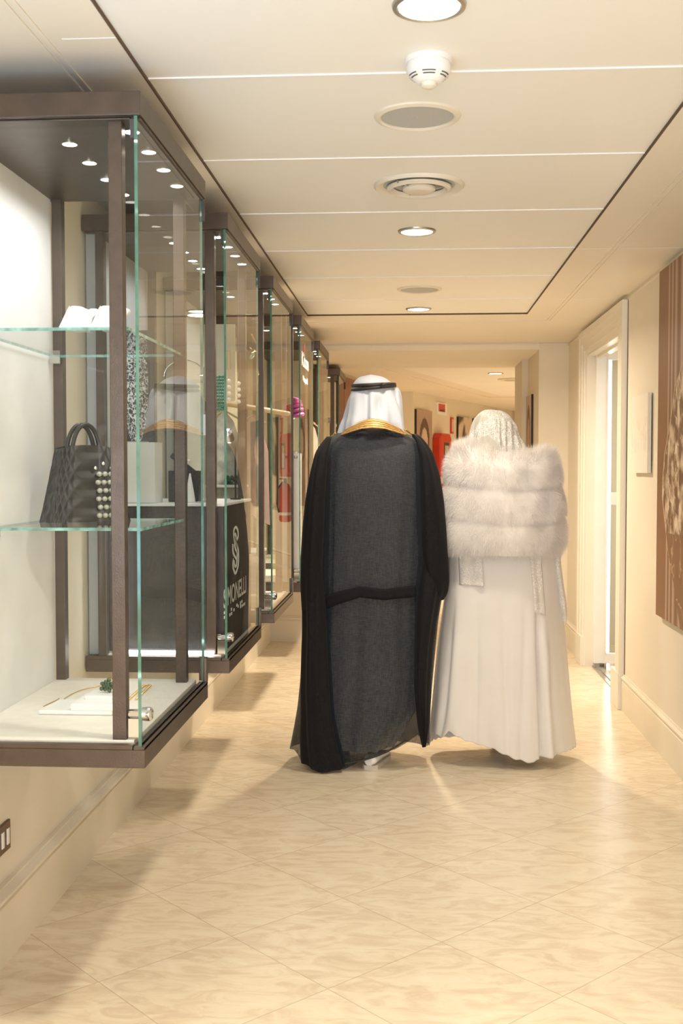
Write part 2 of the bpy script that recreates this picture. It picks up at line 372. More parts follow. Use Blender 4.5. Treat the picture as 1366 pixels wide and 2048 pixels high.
# value noise for printed pictures
def vnoise(u, v, seed=0, oct=4):
    r = np.zeros_like(u); a = 1.; t = 0
    rg = np.random.default_rng(seed)
    for o in range(oct):
        g = rg.random((64, 64)); x = np.abs(u) * 2 ** o; y = np.abs(v) * 2 ** o
        i = np.floor(x).astype(int); j = np.floor(y).astype(int); fx = x - i; fy = y - j
        fx = fx * fx * (3 - 2 * fx); fy = fy * fy * (3 - 2 * fy)
        i0, i1, j0, j1 = i % 64, (i + 1) % 64, j % 64, (j + 1) % 64
        r += a * ((g[i0, j0] * (1 - fx) + g[i1, j0] * fx) * (1 - fy) + (g[i0, j1] * (1 - fx) + g[i1, j1] * fx) * fy); t += a; a *= .5
    return r / t
def picture(name, label, o, du, width, height, thick, colf, res, nrm, group=None, edge='picedge'):
    """canvas: top-left corner o, du = direction along its width, nrm = out of the wall"""
    o = Vector(o); du = Vector(du).normalized(); nrm = Vector(nrm).normalized()
    c0 = o + du * width / 2 - Vector((0, 0, height)) - nrm * thick
    t = thing(name, label, 'picture', c0, group)
    nu, nv = max(2, int(width / res)), max(2, int(height / res))
    U, V = np.meshgrid(np.linspace(0, 1, nu + 1), np.linspace(0, 1, nv + 1))
    vs = [(o + du * (u * width) - Vector((0, 0, v * height)) + nrm * .0005) for u, v in zip(U.ravel(), V.ravel())]
    fs = [(j * (nu + 1) + i, (j + 1) * (nu + 1) + i, (j + 1) * (nu + 1) + i + 1, j * (nu + 1) + i + 1) for j in range(nv) for i in range(nu)]
    ob = MB().add(vs, fs).build('print', M['pic'], t)
    col = np.ones((len(vs), 4)); col[:, :3] = np.clip(colf(U.ravel(), V.ravel()), 0, 1)
    at = ob.data.color_attributes.new('Col', 'FLOAT_COLOR', 'POINT'); at.data.foreach_set('color', col.ravel())
    a = o; b = o + du * width; h = Vector((0, 0, -height)); k = -nrm * thick
    MB().add([a, b, b + h, a + h, a + k, b + k, b + h + k, a + h + k],
             [(0, 1, 2, 3), (4, 7, 6, 5), (0, 4, 5, 1), (1, 5, 6, 2), (2, 6, 7, 3), (3, 7, 4, 0)]).build('stretcher', M[edge], t)
    return t
def mixc(a, b, t): t = np.clip(t, 0, 1)[:, None]; return a * (1 - t) + b * t

# ================================================================== THE CORRIDOR
XL, XR, YB, YF, ZC = -1.16, 1.215, -3.0, 8.67, 2.36
struct(bx('floor', -6, 8, YB - 1, 24, -.05, 0, M['floor']))
struct(bx('wall_left', XL - .12, XL, YB, 8.69, 0, 2.5, M['wall']))
# right wall with the doorway to the shop (opening Y 6.55-7.72, up to 2.167)
DY0, DY1, DZ = 6.55, 7.72, 2.167
mb = MB(); mb.box(XR, XR + .12, YB, DY0, 0, 2.5); mb.box(XR, XR + .12, DY1, 8.8, 0, 2.5); mb.box(XR, XR + .12, DY0, DY1, DZ, 2.5)
struct(mb.build('wall_right', M['wall']))
# wall at the end with the wide opening, left and right jamb walls of the passage
mb = MB(); mb.box(-1.3, -.88, 8.69, 10.6, 0, 2.5); mb.box(.985, 2.0, YF, 10.133, 0, 2.5); mb.box(.935, .985, 9.48, 10.133, 0, 2.306)
struct(mb.build('wall_far', M['wall']))
struct(bx('trim_1', -.88, .985, YF, 10.2, 2.306, 2.5, M['soffit']))                          # lintel over the opening
# ceiling: lowered soffit all round, white panels in the middle
mb = MB(); mb.box(-1.3, -.672, YB, YF + .1, ZC, 2.5); mb.box(.727, 1.4, YB, YF + .1, ZC, 2.5); mb.box(-.672, .727, 7.07, YF, ZC, 2.5)
struct(mb.build('trim_2', M['soffit']))
mb = MB(); mb.box(-.672, .727, YB, 7.07, ZC + .008, 2.5); ceil = struct(mb.build('ceiling', M['ceil']))
mb = MB()                                                                                  # fine dark joint round the panels, coloured as the shade in the gap
mb.box(-.674, -.670, YB, 7.07, ZC - .001, ZC + .012); mb.box(.725, .729, YB, 7.07, ZC - .001, ZC + .012); mb.box(-.675, .730, 7.067, 7.073, ZC - .001, ZC + .012)
struct(mb.build('trim_3', M['dark_gap']))
mb = MB()
for y in (-2.40, -1.66, -.92, -.18, .56, 1.30, 2.045, 2.785, 3.528, 4.27, 5.00, 5.71, 6.467):                     # bright joints between panels
    mb.box(-.669, .724, y - .003, y + .003, ZC + .0045, ZC + .01)
struct(mb.build('trim_4', M['seam']))
mb = MB()
for dx in (0, .022):                                                                       # double bead on the soffit
    for sx, x in ((1, .890 + dx), (-1, -.835 - dx)):
        mb.box(x - .004, x + .004, YB, 7.37 + dx * 1.0, ZC - .004, ZC)
    mb.box(-.835 - dx, .890 + dx, 7.37 + dx - .004, 7.37 + dx + .004, ZC - .004, ZC)
mb.box(-1.1, 1.2, YF - .006, YF, 2.343, 2.349); mb.box(1.209, 1.215, YB, YF, 2.335, 2.341)
struct(mb.build('trim_5', M['soffit']))
mb = MB(); mb.box(.727, 1.215, 5.003, 5.005, ZC - .001, ZC); mb.box(.727, 1.215, 6.46, 6.463, ZC - .001, ZC)
struct(mb.build('trim_6', M['seam']))
struct(MB().box(XR - .003, XR, 6.314, 6.318, .2, 2.33).build('trim_9', M['dark_gap']))  # dark strip in place of the shaded gap beside the casing
struct(MB().box(-.80, -.672, 2.50, 2.503, ZC - .001, ZC).build('trim_10', M['seam']))

def skirting(name, a, b, nrm, h=.205, t=.02, m='base'):
    """profile swept from a to b (floor points on the wall plane), nrm points out of the wall"""
    a, b, nrm = Vector(a), Vector(b), Vector(nrm)
    prof = [(0, 0), (t, 0), (t, h * .80), (t * .8, h * .815), (t * .8, h * .86), (t * 1.2, h * .89), (t * 1.2, h * .93), (t * .5, h * .975), (t * .5, h), (0, h)]
    vs = []
    for p in (a, b): vs += [p + nrm * u + Vector((0, 0, v)) for u, v in prof]
    n = len(prof)
    return MB().add(vs, [tuple(range(n)), tuple(range(n, 2 * n))[::-1]] + [(i, n + i, n + (i + 1) % n, (i + 1) % n) for i in range(n)]).build(name, M[m])
struct(skirting('baseboard_left', (XL, YB, 0), (XL, 8.69, 0), (1, 0, 0), t=.035))
struct(skirting('baseboard_right', (XR, YB, 0), (XR, 6.32, 0), (-1, 0, 0), t=.018))
struct(skirting('baseboard_right_far', (XR, 7.95, 0), (XR, YF, 0), (-1, 0, 0), t=.018))
struct(skirting('baseboard_far_left', (XL, 8.69, 0), (-.88, 8.69, 0), (0, -1, 0)))
struct(skirting('baseboard_far_right', (.985, YF, 0), (XR, YF, 0), (0, -1, 0)))
struct(skirting('baseboard_passage', (-.88, 8.69, 0), (-.88, 10.6, 0), (1, 0, 0)))
struct(skirting('baseboard_jamb', (.985, YF, 0), (.985, 9.48, 0), (-1, 0, 0)))

# added frame on the left wall, out of view, backing the added cool lamp
mb = MB(); mb.box(XL, XL + .03, .15, 1.35, .70, .74); mb.box(XL, XL + .03, .15, 1.35, 1.50, 1.54); mb.box(XL, XL + .03, .15, .19, .74, 1.50); mb.box(XL, XL + .03, 1.31, 1.35, .74, 1.50)
struct(mb.build('added_frame_1', M['trim']))
# the corridor's rear end: wall with a glazed opening where daylight comes in
mb = MB(); mb.box(-1.3, -.95, YB - .1, YB, 0, 2.5); mb.box(1.0, 1.4, YB - .1, YB, 0, 2.5); mb.box(-.95, 1.0, YB - .1, YB, 2.3, 2.5)
struct(mb.build('wall_back', M['wall']))

# ------------------------------------------------------------------ hall beyond the opening
A_ = Vector((-.88, 10.6, 0)); B_ = Vector((-.15, 14.06, 0)); C_ = Vector((.01, 14.06, 0)); D_ = Vector((1.95, 19.5, 0))
def wallseg(name, pts, h=2.5, th=.15, m='wall'):
    mb = MB()
    for p, q in zip(pts[:-1], pts[1:]):
        d = (q - p).normalized(); nl = Vector((-d.y, d.x, 0)) * th; u = Vector((0, 0, h))
        mb.add([p, q, q + nl, p + nl, p + u, q + u, q + nl + u, p + nl + u], [(0, 1, 2, 3), (4, 7, 6, 5), (0, 4, 5, 1), (1, 5, 6, 2), (2, 6, 7, 3), (3, 7, 4, 0)])
    return struct(mb.build(name, M[m]))
wallseg('wall_hall_left', [A_, B_]); wallseg('wall_hall_step', [B_ - Vector((.6, 0, 0)), C_]); wallseg('wall_hall_angled', [C_, D_])
wallseg('wall_hall_end', [D_, Vector((5.5, 19.0, 0))]); wallseg('wall_hall_right', [Vector((5.5, 19.2, 0)), Vector((2.0, 10.0, 0))])
dv = (D_ - C_).normalized(); nv_ = Vector((dv.y, -dv.x, 0))
struct(skirting('baseboard_hall', C_, D_, nv_)); d1 = (B_ - A_).normalized()
struct(skirting('baseboard_hall_left', A_, B_, Vector((d1.y, -d1.x, 0))))
struct(bx('ceiling_hall', -1.6, 6, 10.2, 20, ZC, 2.5, M['soffit']))
pn = [(-.25, 10.21), (.003, 11.054), (1.177, 14.9), (3.6, 14.5), (2.6, 10.21)]
struct(MB().prism(pn, lambda u, v, t: (u, v, t), ZC - .006, ZC).build('trim_7', M['ceil']))
mb = MB()
for off in (.0, .03):
    p = [Vector((-.40 - off, 10.5, ZC - .004)), Vector((-.189 - off, 11.155, ZC - .004)), Vector((1.06 - off, 15.2 + off, ZC - .004)), Vector((3.6, 14.8 + off, ZC - .004))]
    mb.tube(p, .006, 6)
struct(mb.build('trim_8', M['soffit']))

# ------------------------------------------------------------------ shop on the right
mb = MB(); mb.box(4.0, 4.1, 5.0, 10.0, 0, 2.5); mb.box(1.335, 4.0, 9.6, 9.7, 0, 2.5); mb.box(1.335, 4.0, 5.0, 5.1, 0, 2.5)
struct(mb.build('wall_shop', M['shopwall'])); struct(bx('ceiling_shop', 1.335, 4.0, 5.1, 9.6, 2.4, 2.5, M['ceil']))
# door casing: stepped architrave on the corridor face, reveals, threshold
d = thing('door_1', 'wide cream moulded architrave round the bright doorway on the right wall', 'door frame', (XR, (DY0 + DY1) / 2, 0)); d['kind'] = 'structure'
def arch(name, y_out, y_in, z_out, side):
    pass
XP = 1.18
steps = [(0, .035), (.25, .030), (.55, .022), (.8, .012)]       # fraction of width from the outside, projection
mb = MB()
steps.append((1, 0))
for (f0, pj), (f1, _q) in zip(steps[:-1], steps[1:]):
    a0, a1, b0, b1 = .23 * (1 - f1), .23 * (1 - f0), .165 * (1 - f1), .165 * (1 - f0)
    mb.box(XR - pj, XR - .0005, DY0 - a1, DY0 - a0, .205, DZ + b1)
    mb.box(XR - pj, XR - .0005, DY1 + a0, DY1 + a1, .205, DZ + b1)
    mb.box(XR - pj, XR - .0005, DY0 - a0, DY1 + a0, DZ + b0, DZ + b1)
mb.build('architrave', M['trim'], d)
mb = MB(); mb.box(XR - .038, XR, DY0 - .232, DY0 + .004, 0, .21); mb.box(XR - .038, XR, DY1 - .004, DY1 + .232, 0, .21); mb.build('plinth_block', M['trim'], d, bevel=.003)
mb = MB(); mb.box(XR - .010, 1.345, DY1 - .012, DY1 - .0005, 0, DZ - .012); mb.box(XR - .010, 1.345, DY0 + .0005, DY0 + .012, 0, DZ - .012); mb.box(XR - .010, 1.345, DY0, DY1, DZ - .012, DZ - .0005)
mb.box(XR + .05, XR + .075, DY1 - .03, DY1 - .012, 0, DZ); mb.box(XR + .05, XR + .075, DY0, DY1, DZ - .03, DZ - .012)
mb.build('reveal', M['trim'], d)
mb = MB(); mb.box(1.255, 1.345, DY0, DY1, 0, .006); mb.box(1.285, 1.315, DY0, DY1, .006, .012); mb.build('threshold', M['steel_l'], d)
# open glass door leaf standing square to the wall
d = thing('glass_door', 'white framed glass door standing open inside the right hand doorway', 'door', (1.6, 7.68, 0))
mb = MB(); y0, y1 = 7.66, 7.70
mb.box(1.262, 1.335, y0, y1, .03, 2.19); mb.box(1.335, 2.05, y0, y1, 2.125, 2.19); mb.box(1.335, 2.05, y0, y1, .03, .10); mb.box(2.05, 2.12, y0, y1, .03, 2.19)
mb.box(1.335, 1.345, y0 - .006, y1, .1, 2.125)
mb.build('frame', M['white'], d, bevel=.002)
bx('glass_pane', 1.345, 2.05, 7.676, 7.684, .10, 2.125, M['glass'], d)
bx('lock_plate', 1.365, 1.425, 7.65, 7.676, 1.13, 1.215, M['white'], d, .003)
mb = MB(); mb.box(1.262, 1.30, 7.65, 7.70, 0, .03); mb.lathe([(.012, 0), (.012, .03)], (1.34, 7.68, 0), 12, cap=True); mb.build('floor_pivot', M['steel_l'], d)
d = thing('strip_light', 'tall glowing vertical strip light behind the open glass door', 'light', (1.442, 8.21, 0))
bx('tube', 1.428, 1.456, 8.195, 8.205, .02, 2.2, M['shopled'], d); bx('housing', 1.42, 1.464, 8.205, 8.23, .01, 2.21, M['white'], d)
# shop fittings glimpsed through the pane
d = thing('shop_cabinet', 'white shelved shop cabinet with grey goods seen through the glass door', 'cabinet', (1.75, 9.3, 0))
mb = MB(); mb.box(1.48, 2.4, 9.1, 9.14, 0, 2.1); mb.box(1.48, 1.5, 8.75, 9.1, 0, 2.1); mb.box(2.38, 2.4, 8.75, 9.1, 0, 2.1); mb.build('body', M['white'], d)
for z in (.45, .85, 1.25, 1.65, 2.08): bx('shelf', 1.5, 2.38, 8.76, 9.1, z, z + .02, M['white'], d)
for (z, hh, mm) in ((.47, .2, 'beige'), (.87, .12, 'steel_l')):
    tag(bx('storage_box', 1.54, 1.78, 8.8, 9.05, z, z + hh, M[mm]), 'beige box on the low shelf of the white shop cabinet' if mm == 'beige' else 'grey metal box on the shop cabinet shelf above the beige box', 'box')
for k, x in enumerate((1.56, 1.585, 1.61, 1.635)):
    g = MB().box(x, x + .014, 8.85, 9.05, 1.27, 1.62).build('folder', M['steel_l'] if k % 2 else M['beige']); tag(g, ('beige folder at the left end of the row on the upper shop cabinet shelf', 'grey folder second from the left on the upper shop cabinet shelf', 'beige folder third from the left on the upper shop cabinet shelf', 'grey folder at the right end of the row on the upper shop cabinet shelf')[k], 'folder', 'folders on the shop cabinet shelf')

# ------------------------------------------------------------------ ceiling fittings
def downlight(x, y, label, group=None, z=ZC + .008, lit=True, pw=1.0, lc=None, sp=125):
    t = thing('downlight', label, 'ceiling light', (x, y, z - .02), group)
    MB().lathe([(.0655, 0), (.0655, -.006), (.070, -.009), (.078, -.006), (.080, 0)], (x, y, z), 40).build('trim_ring', M['steel_l'], t, True)
    mb = MB(); n = 24
    for k in range(n):                          # facetted reflector bowl
        a0, a1 = 2 * math.pi * k / n, 2 * math.pi * (k + 1) / n
        for (r0, z0), (r1, z1) in (((.066, -.004), (.035, -.0015)),):
            am = (a0 + a1) / 2
            mb.add([(x + r0 * math.cos(a0), y + r0 * math.sin(a0), z + z0), (x + r0 * 1.0 * math.cos(a1), y + r0 * math.sin(a1), z + z0),
                    (x + r1 * math.cos(a1), y + r1 * math.sin(a1), z + z1), (x + r1 * math.cos(a0), y + r1 * math.sin(a0), z + z1)], [(0, 1, 2, 3)])
    mb.build('reflector', M['bulb'], t)
    MB().lathe([(.001, -.003), (.02, -.0025), (.035, -.0015)], (x, y, z), 24).build('bulb', M['bulb'], t)
    if lit: lamp('downlight_lamp', (x, y, z - .03), P_DOWN * pw, lc or WARM, .14, parent=t, spread=sp)
downlight(.034, 2.39, 'large bright downlight at the top edge of the picture, nearest on the ceiling', pw=.68, lc=NEUT)
downlight(.018, 4.62, 'small bright ceiling downlight just past the round air vent', pw=.45, lc=(1, .88, .73))
downlight(.038, 6.85, 'farthest corridor downlight, just before the end of the white ceiling panels', pw=3.2, sp=165)
downlight(.03, .16, 'ceiling downlight above the camera, out of view', pw=.6, lc=NEUT); downlight(.03, -2.07, 'ceiling downlight behind the camera, near the rear opening', pw=.6, lc=NEUT)
downlight(.849, 11.338, 'dim downlight on the white ceiling panel of the hall beyond', z=ZC - .006, pw=1.8)
downlight(2.1, 13.4, 'hall downlight hidden behind the right jamb', z=ZC - .006, pw=2.4); downlight(1.9, 16.6, 'deep hall downlight hidden behind the right jamb', z=ZC, pw=3)

t = thing('smoke_detector', 'white domed smoke detector with dark slots on the ceiling between downlight and speaker', 'smoke detector', (.038, 2.70, 2.30)); x, y, z = .038, 2.70, ZC + .008
MB().lathe([(.001, -.012), (.056, -.012), (.057, 0)], (x, y, z), 40).build('mount', M['white'], t, True)
MB().lathe([(.052, -.012), (.054, -.03), (.048, -.04), (.030, -.056), (.024, -.058), (.001, -.058)], (x, y, z), 40).build('dome', M['white'], t, True)
MB().lathe([(.02, -.057), (.018, -.066), (.010, -.070), (.001, -.071)], (x, y, z), 24).build('sensor_cap', M['rim'], t, True)
mb = MB()
for c in (-90, -30, -150, 30, 90, 150):
    for r0, z0, r1, z1 in ((.0479, -.0405, .0455, -.0425), (.0425, -.0455, .0400, -.0475)):
        mb.lathe([(r0 + .0006, z0), (r1 + .0006, z1)], (x, y, z), 10, a0=math.radians(c - 20), a1=math.radians(c + 20))
mb.build('slots', M['slot'], t)
def speaker(x, y, r, label):
    t = thing('ceiling_speaker', label, 'speaker', (x, y, ZC)); z = ZC + .008
    MB().lathe([(r, -.002), (r, -.006), (r + .006, -.009), (r + .018, -.005), (r + .02, 0)], (x, y, z), 48).build('rim', M['rim'], t, True)
    MB().lathe([(.001, -.0035), (r, -.0025)], (x, y, z), 48).build('grille', M['speaker'], t)
speaker(.013, 3.128, .102, 'round grey mesh speaker, the larger and nearer of the two on the ceiling')
speaker(.039, 6.106, .104, 'small far round speaker between the two farther downlights')
t = thing('air_vent', 'round white ceiling air vent with concentric rings', 'vent', (.022, 3.88, ZC - .03)); x, y, z = .022, 3.88, ZC + .008
MB().lathe([(.158, 0), (.157, -.006), (.150, -.012), (.138, -.008), (.125, -.001)], (x, y, z), 56).build('outer_ring', M['rim'], t, True)
MB().lathe([(.125, -.001), (.02, -.0005)], (x, y, z), 40).build('recess', M['speaker'], t)
MB().lathe([(.112, -.008), (.112, -.014), (.099, -.020), (.096, -.016), (.090, -.006)], (x, y, z), 48).build('middle_ring', M['rim'], t, True)
MB().lathe([(.058, -.010), (.057, -.018), (.046, -.025), (.030, -.026), (.001, -.026)], (x, y, z), 40).build('centre_disc', M['rim'], t, True)
mb = MB()
for a in (20, 140, 260): mb.box(x - .003, x + .003, y + .03, y + .115, z - .014, z - .004, rot=Matrix.Rotation(math.radians(a), 3, 'Z'), about=(x, y, z))
mb.lathe([(.008, -.02), (.008, 0)], (x, y, z), 12); mb.build('spokes', M['steel_l'], t)
for (x, y, lb) in ((1.09, 12.1, 'flat round vent on the hall ceiling beyond the opening'), (1.25, 12.67, 'small round fitting beside the jamb on the hall ceiling')):
    t = thing('ceiling_fitting', lb, 'ceiling fitting', (x, y, ZC - .02)); r = .16 if y < 12.5 else .06
    MB().lathe([(r, -.006), (r, -.016), (r * .85, -.022), (r * .8, -.012), (.001, -.010)], (x, y, ZC), 32).build('ring', M['rim'], t, True)
    MB().lathe([(r * .6, -.012), (r * .55, -.02), (.001, -.02)], (x, y, ZC), 24).build('disc', M['speaker'], t, True)

# ================================================================== DISPLAY CASES along the left wall
XO = -.64; CL = .82; ZT0, ZT1, ZB0, ZB1 = 2.212, 2.268, .658, .714
CY_ = [2.58, 3.81, 5.07, 6.36, 7.64, 9.763]
def display_case(y0, label, xb=-1.155, L=CL, panel='whitepanel', spots=5, shelves=(), power=P_CASE, lamp_on=True):
    y1 = y0 + L; xm = (xb + XO) / 2
    t = thing('display_case', label, 'display case', (xm, (y0 + y1) / 2, ZB0), 'tall glass display cases along the left wall')
    mb = MB(); mb.box(xb, XO, y0, y1, ZT0, ZT1); mb.box(xb + .004, XO - .03, y0 + .02, y1 - .02, ZT0 - .004, ZT0)
    mb.box(XO - .014, XO - .004, y0 + .02, y1 - .02, ZT0 - .008, ZT0); mb.build('top_frame', M['steel'], t, bevel=.0015)
    mb = MB(); mb.box(xb, XO, y0, y1, ZB0, ZB1 - .012); mb.box(XO - .028, XO, y0, y1, ZB1 - .012, ZB1 - .004); mb.box(XO - .004, XO, y0, y1, ZB1 - .012, ZB1)
    mb.box(xb, XO - .03, y0, y0 + .02, ZB1 - .012, ZB1)
    mb.build('bottom_frame', M['steel'], t, bevel=.0015)
    bx('deck', xb + .04, XO - .035, y0 + .03, y1 - .01, ZB1 - .012, ZB1 + .004, M['deck'], t, .002)
    for yy in (y0 + .035, y1 - .068):
        bx('front_post', -.728, -.694, yy, yy + .033, ZB1 - .01, ZT0, M['steel'], t, .002)
    for k, yy in enumerate((y0 + .01, y1 - .045)):
        p = MB().box(max(xb, -1.112), max(xb, -1.112) + .03, yy, yy + .035, ZB1 - .01, ZT0).build('rear_post', M['steel'], t, bevel=.001)
        if k and y0 < 5:
            for j in range(26):
                zz = ZB1 + .06 + j * .055
                MB().lathe([(.0028, -.0004), (.0028, .0004)], (max(xb, -1.112) + .011, yy - .0002, zz), 8, M3=Matrix.Rotation(math.radians(90), 3, 'X'), cap=True).build('hole', M['slot'], p)
    bx('back_panel', xb, max(xb + .01, -1.115), y0 + .045, y1 - .045, ZB1, ZT0, M[panel], t)
    def pane(nm, x0_, x1_, ya, yb_, z0, z1, edge):
        o = MB().box(x0_, x1_, ya, yb_, z0, z1).build(nm, [M['glass'], M[edge]], t)
        ax = min(range(3), key=lambda k: (x1_ - x0_, yb_ - ya, z1 - z0)[k])
        for p in o.data.polygons: p.material_index = 0 if abs(p.normal[ax]) > .5 else 1
        return o
    door = pane('glass_door', -.656, -.648, y0 + .004, y1 - .015, ZB1 - .004, ZT0 - .001, 'gedge')
    pane('end_pane', max(xb, -1.08), -.73, y0 + .045, y0 + .051, ZB1 - .004, ZT0, 'glass')
    pane('end_pane', max(xb, -1.08), -.73, y1 - .058, y1 - .052, ZB1 - .004, ZT0, 'glass')
    # patch fittings and lock on the door
    mb = MB(); mb.box(-.666, -.6385, y1 - .012, y1 - .004, ZB1, ZB1 + .075); mb.box(-.647, -.6385, y1 - .03, y1 - .012, ZB1, ZB1 + .075); mb.build('hinge', M['steel'], door, bevel=.001)
    mb = MB(); mb.box(-.647, -.640, y1 - .025, y1 - .008, ZT0 - .07, ZT0 - .004); mb.build('top_hinge', M['slot'], door); bx('top_stop', -.668, -.657, y0 + .012, y0 + .03, ZT0 - .05, ZT0 - .006, M['slot'], door)
    R = Matrix.Rotation(math.radians(90), 3, 'Y')
    mb = MB(); mb.lathe([(.016, -.012), (.017, 0), (.017, .01), (.013, .014), (.006, .015), (.001, .012)], (-.647, y0 + .05, ZB1 + .065), 20, M3=R)
    mb.lathe([(.010, -.035), (.012, -.03), (.012, 0)], (-.657, y0 + .05, ZB1 + .065), 16, M3=R, cap=True); mb.box(-.69, -.66, y0 + .04, y0 + .058, ZB1 + .005, ZB1 + .055)
    mb.build('lock', M['chrome'], door, True)
    if xb < -1: pts = [(-.872, y0 + .20 + .172 * k) for k in range(4)] + [(-.688, y0 + .11 + .172 * k) for k in range(4)]
    else: pts = [(-.76, y0 + .2), (-.76, y0 + .45)]
    pts = [p for p in pts if p[1] < y1 - .05]
    if spots < 5: pts = pts[:1] + pts[4:7]
    for (sx, sy) in pts:
        sp = MB().lathe([(.018, .001), (.018, -.004), (.021, -.004), (.021, .001)], (sx, sy, ZT0 - .004), 20).build('spotlight', M['steel_l'], t, True)
        MB().lathe([(.001, -.003), (.018, -.003)], (sx, sy, ZT0 - .004), 20).build('bulb', M['led'], sp)
    if lamp_on: lamp('case_lamp', ((xb + XO) / 2 + .03, (y0 + y1) / 2, ZT0 - .02), power, COOL, .3, (0, 0, 0), 'RECTANGLE', .65, t, 150)
    for (z, xf, ya, yb_) in shelves:
        s = pane('glass_shelf', -1.105, xf, ya, yb_, z, z + .008, 'sedge')
        for yy in (ya + .01, yb_ - .02): bx('bracket', -1.11, -1.08, yy, yy + .008, z - .02, z, M['steel_l'], s)
    return t
c1 = display_case(CY_[0], 'nearest glass display case, with a woven handbag on a lower glass shelf', power=P_CASE * 2.8, shelves=((1.722, -.70, 2.69, 3.34), (1.218, -.70, 2.80, 3.34)))
c2 = display_case(CY_[1], 'second glass display case, holding a tall dark plinth with a white S emblem', panel='greyback', power=P_CASE * 1.5)
c3 = display_case(CY_[2], 'third display case from the camera, with a wooden rod, garment and grey pedestal inside', power=P_CASE, spots=4)
c4 = display_case(CY_[3], 'fourth display case from the camera, with white lettering high on its front glass', panel='beige', spots=4)
c5 = display_case(CY_[4], 'fifth display case from the camera, last one before the wall steps in', panel='beige', spots=4, lamp_on=False)
c6 = display_case(CY_[5], 'farthest dark display case, inside the passage behind the man in black', xb=-.88, spots=4, panel='greyback', power=.25, lamp_on=False)

# ---- case 1 contents
def bust(x, y, z, label):
    t = thing('necklace_display', label, 'jewellery display', (x, y, z), 'white necklace displays on the upper shelf')
    u = [(-.048, 0), (.036, 0), (.040, .03), (.054, .046), (.050, .054), (.034, .055), (.026, .052), (.008, .060), (-.006, .062), (-.016, .062), (-.026, .058)]
    MB().prism([(a * 1.0, b) for a, b in u], lambda a, b, s: (x + a, y + s + b * .35, z + b * 1.02), -.008, .012).build('board', M['white'], t, bevel=.004, seg=3)
    MB().box(x - .02, x + .02, y + .02, y + .05, z, z + .03).build('prop', M['white'], t)
    MB().tube([(x - .022, y + .012, z + .062), (x - .024, y + .002, z + .045), (x - .026, y - .002, z + .03)], .0012, 6).build('cord', M['rim'], t)
    return t
bust(-.848, 2.745, 1.730, 'white necklace display board on the upper glass shelf, nearer the back panel')
bust(-.768, 2.745, 1.730, 'white necklace display board on the upper glass shelf, nearer the front glass')

def handbag():
    Y = 3.16; z0 = 1.226; c = Vector((-.955, Y, z0)); t = thing('handbag', 'dark woven leather tote handbag with an upright handle on the lower glass shelf', 'handbag', c)
    R = Matrix.Rotation(math.radians(38), 3, 'Z')
    wb, wt, db, dt, H = .125, .085, .060, .030, .222      # half sizes bottom/top, local x = long side
    def shell(u, v):                                        # u 0..1 round, v 0..1 up
        hw = wb + (wt - wb) * v ** .9; hd = db + (dt - db) * v
        a = u * 2 * math.pi; ca, sa = math.cos(a), math.sin(a); e = .38
        px = math.copysign(abs(ca) ** e, ca) * hw; py = math.copysign(abs(sa) ** e, sa) * hd
        n = Vector((ca, sa, 0)); ww = 0
        k1 = math.sin(u * 2 * math.pi * 20 + v * 26); k2 = math.sin(-u * 2 * math.pi * 20 + v * 26)
        ww = .0026 * max(k1, k2)
        gus = -.014 * math.exp(-(sa / .25) ** 2) * v if abs(ca) > .8 else 0
        return c + R @ (Vector((px, py, v * H - .012 * v * abs(ca))) + n * (ww + gus))
    nu, nv = 220, 90; vs = [shell(i / nu, j / nv) for j in range(nv + 1) for i in range(nu)]
    fs = [(j * nu + i, j * nu + (i + 1) % nu, (j + 1) * nu + (i + 1) % nu, (j + 1) * nu + i) for j in range(nv) for i in range(nu)] + [tuple(range(nu))[::-1]]
    MB().add(vs, fs).build('body', M['bagleather'], t, True)
    mb = MB()
    for sx in (-1, 1):
        pts = [c + R @ Vector((.042 * math.cos(a) - .005, sx * .022, H - .03 + .090 * math.sin(a))) for a in [math.pi * k / 16 for k in range(17)]]
        pts = [pts[0] - Vector((0, 0, .03))] + pts + [pts[-1] - Vector((0, 0, .03))]
        MB().tube(pts, .0065, 10).build('handle', M['bagleather'], t, True)
    MB().box(c.x - .04, c.x + .04, c.y - .004, c.y + .004, c.z + H - .075, c.z + H - .005, rot=R, about=c).build('top_flap', M['black'], t, bevel=.003)
    mb = MB()
    for dx, dz in ((.012, .155), (.06, .155), (.036, .168)): mb.ball(c + R @ Vector((dx, -.050, dz)), .006, 10)
    mb.build('stud', M['chrome'], t, True)
    mb = MB()
    for r_ in range(6):
        for q in range(4):
            p = c + R @ Vector((.018 + q * .018 + .004 * (r_ % 2), -.052 - .011 * (1 - r_ / 6), .018 + r_ * .024))
            mb.ball(p, .0085, 8, sc=(1, 1, .85))
    mb.build('woven_front', pmat('weave_highlight', (.38, .37, .28), .4), t, True)  # cream cells paint the light reflected on the dark woven leather
handbag()
t = thing('jewellery_tray', 'white stepped jewellery tray on the pale deck of the nearest case', 'tray', (-.90, 2.95, .718))
MB().box(-1.003, -.80, 2.87, 3.02, .718, .730).build('base', M['white'], t, bevel=.005, seg=3)
MB().box(-.915, -.797, 2.872, 3.02, .729, .748).build('raised_step', M['white'], t, bevel=.004, seg=3)
MB().box(-.895, -.80, 2.935, 3.02, .747, .757).build('top_step', M['white'], t, bevel=.003, seg=2)
pts = catmull([onY(87, 1421, 2.91), onY(100, 1405, 2.95), onY(115, 1398, 3.0), onY(125, 1388, 3.05), onY(140, 1375, 3.12), onY(165, 1367, 3.2), onY(200, 1358, 3.26)], 6)
pts = [Vector((p[0], p[1], max(.732 if p[1] < 3.02 else .7195, .7195))) for p in pts]
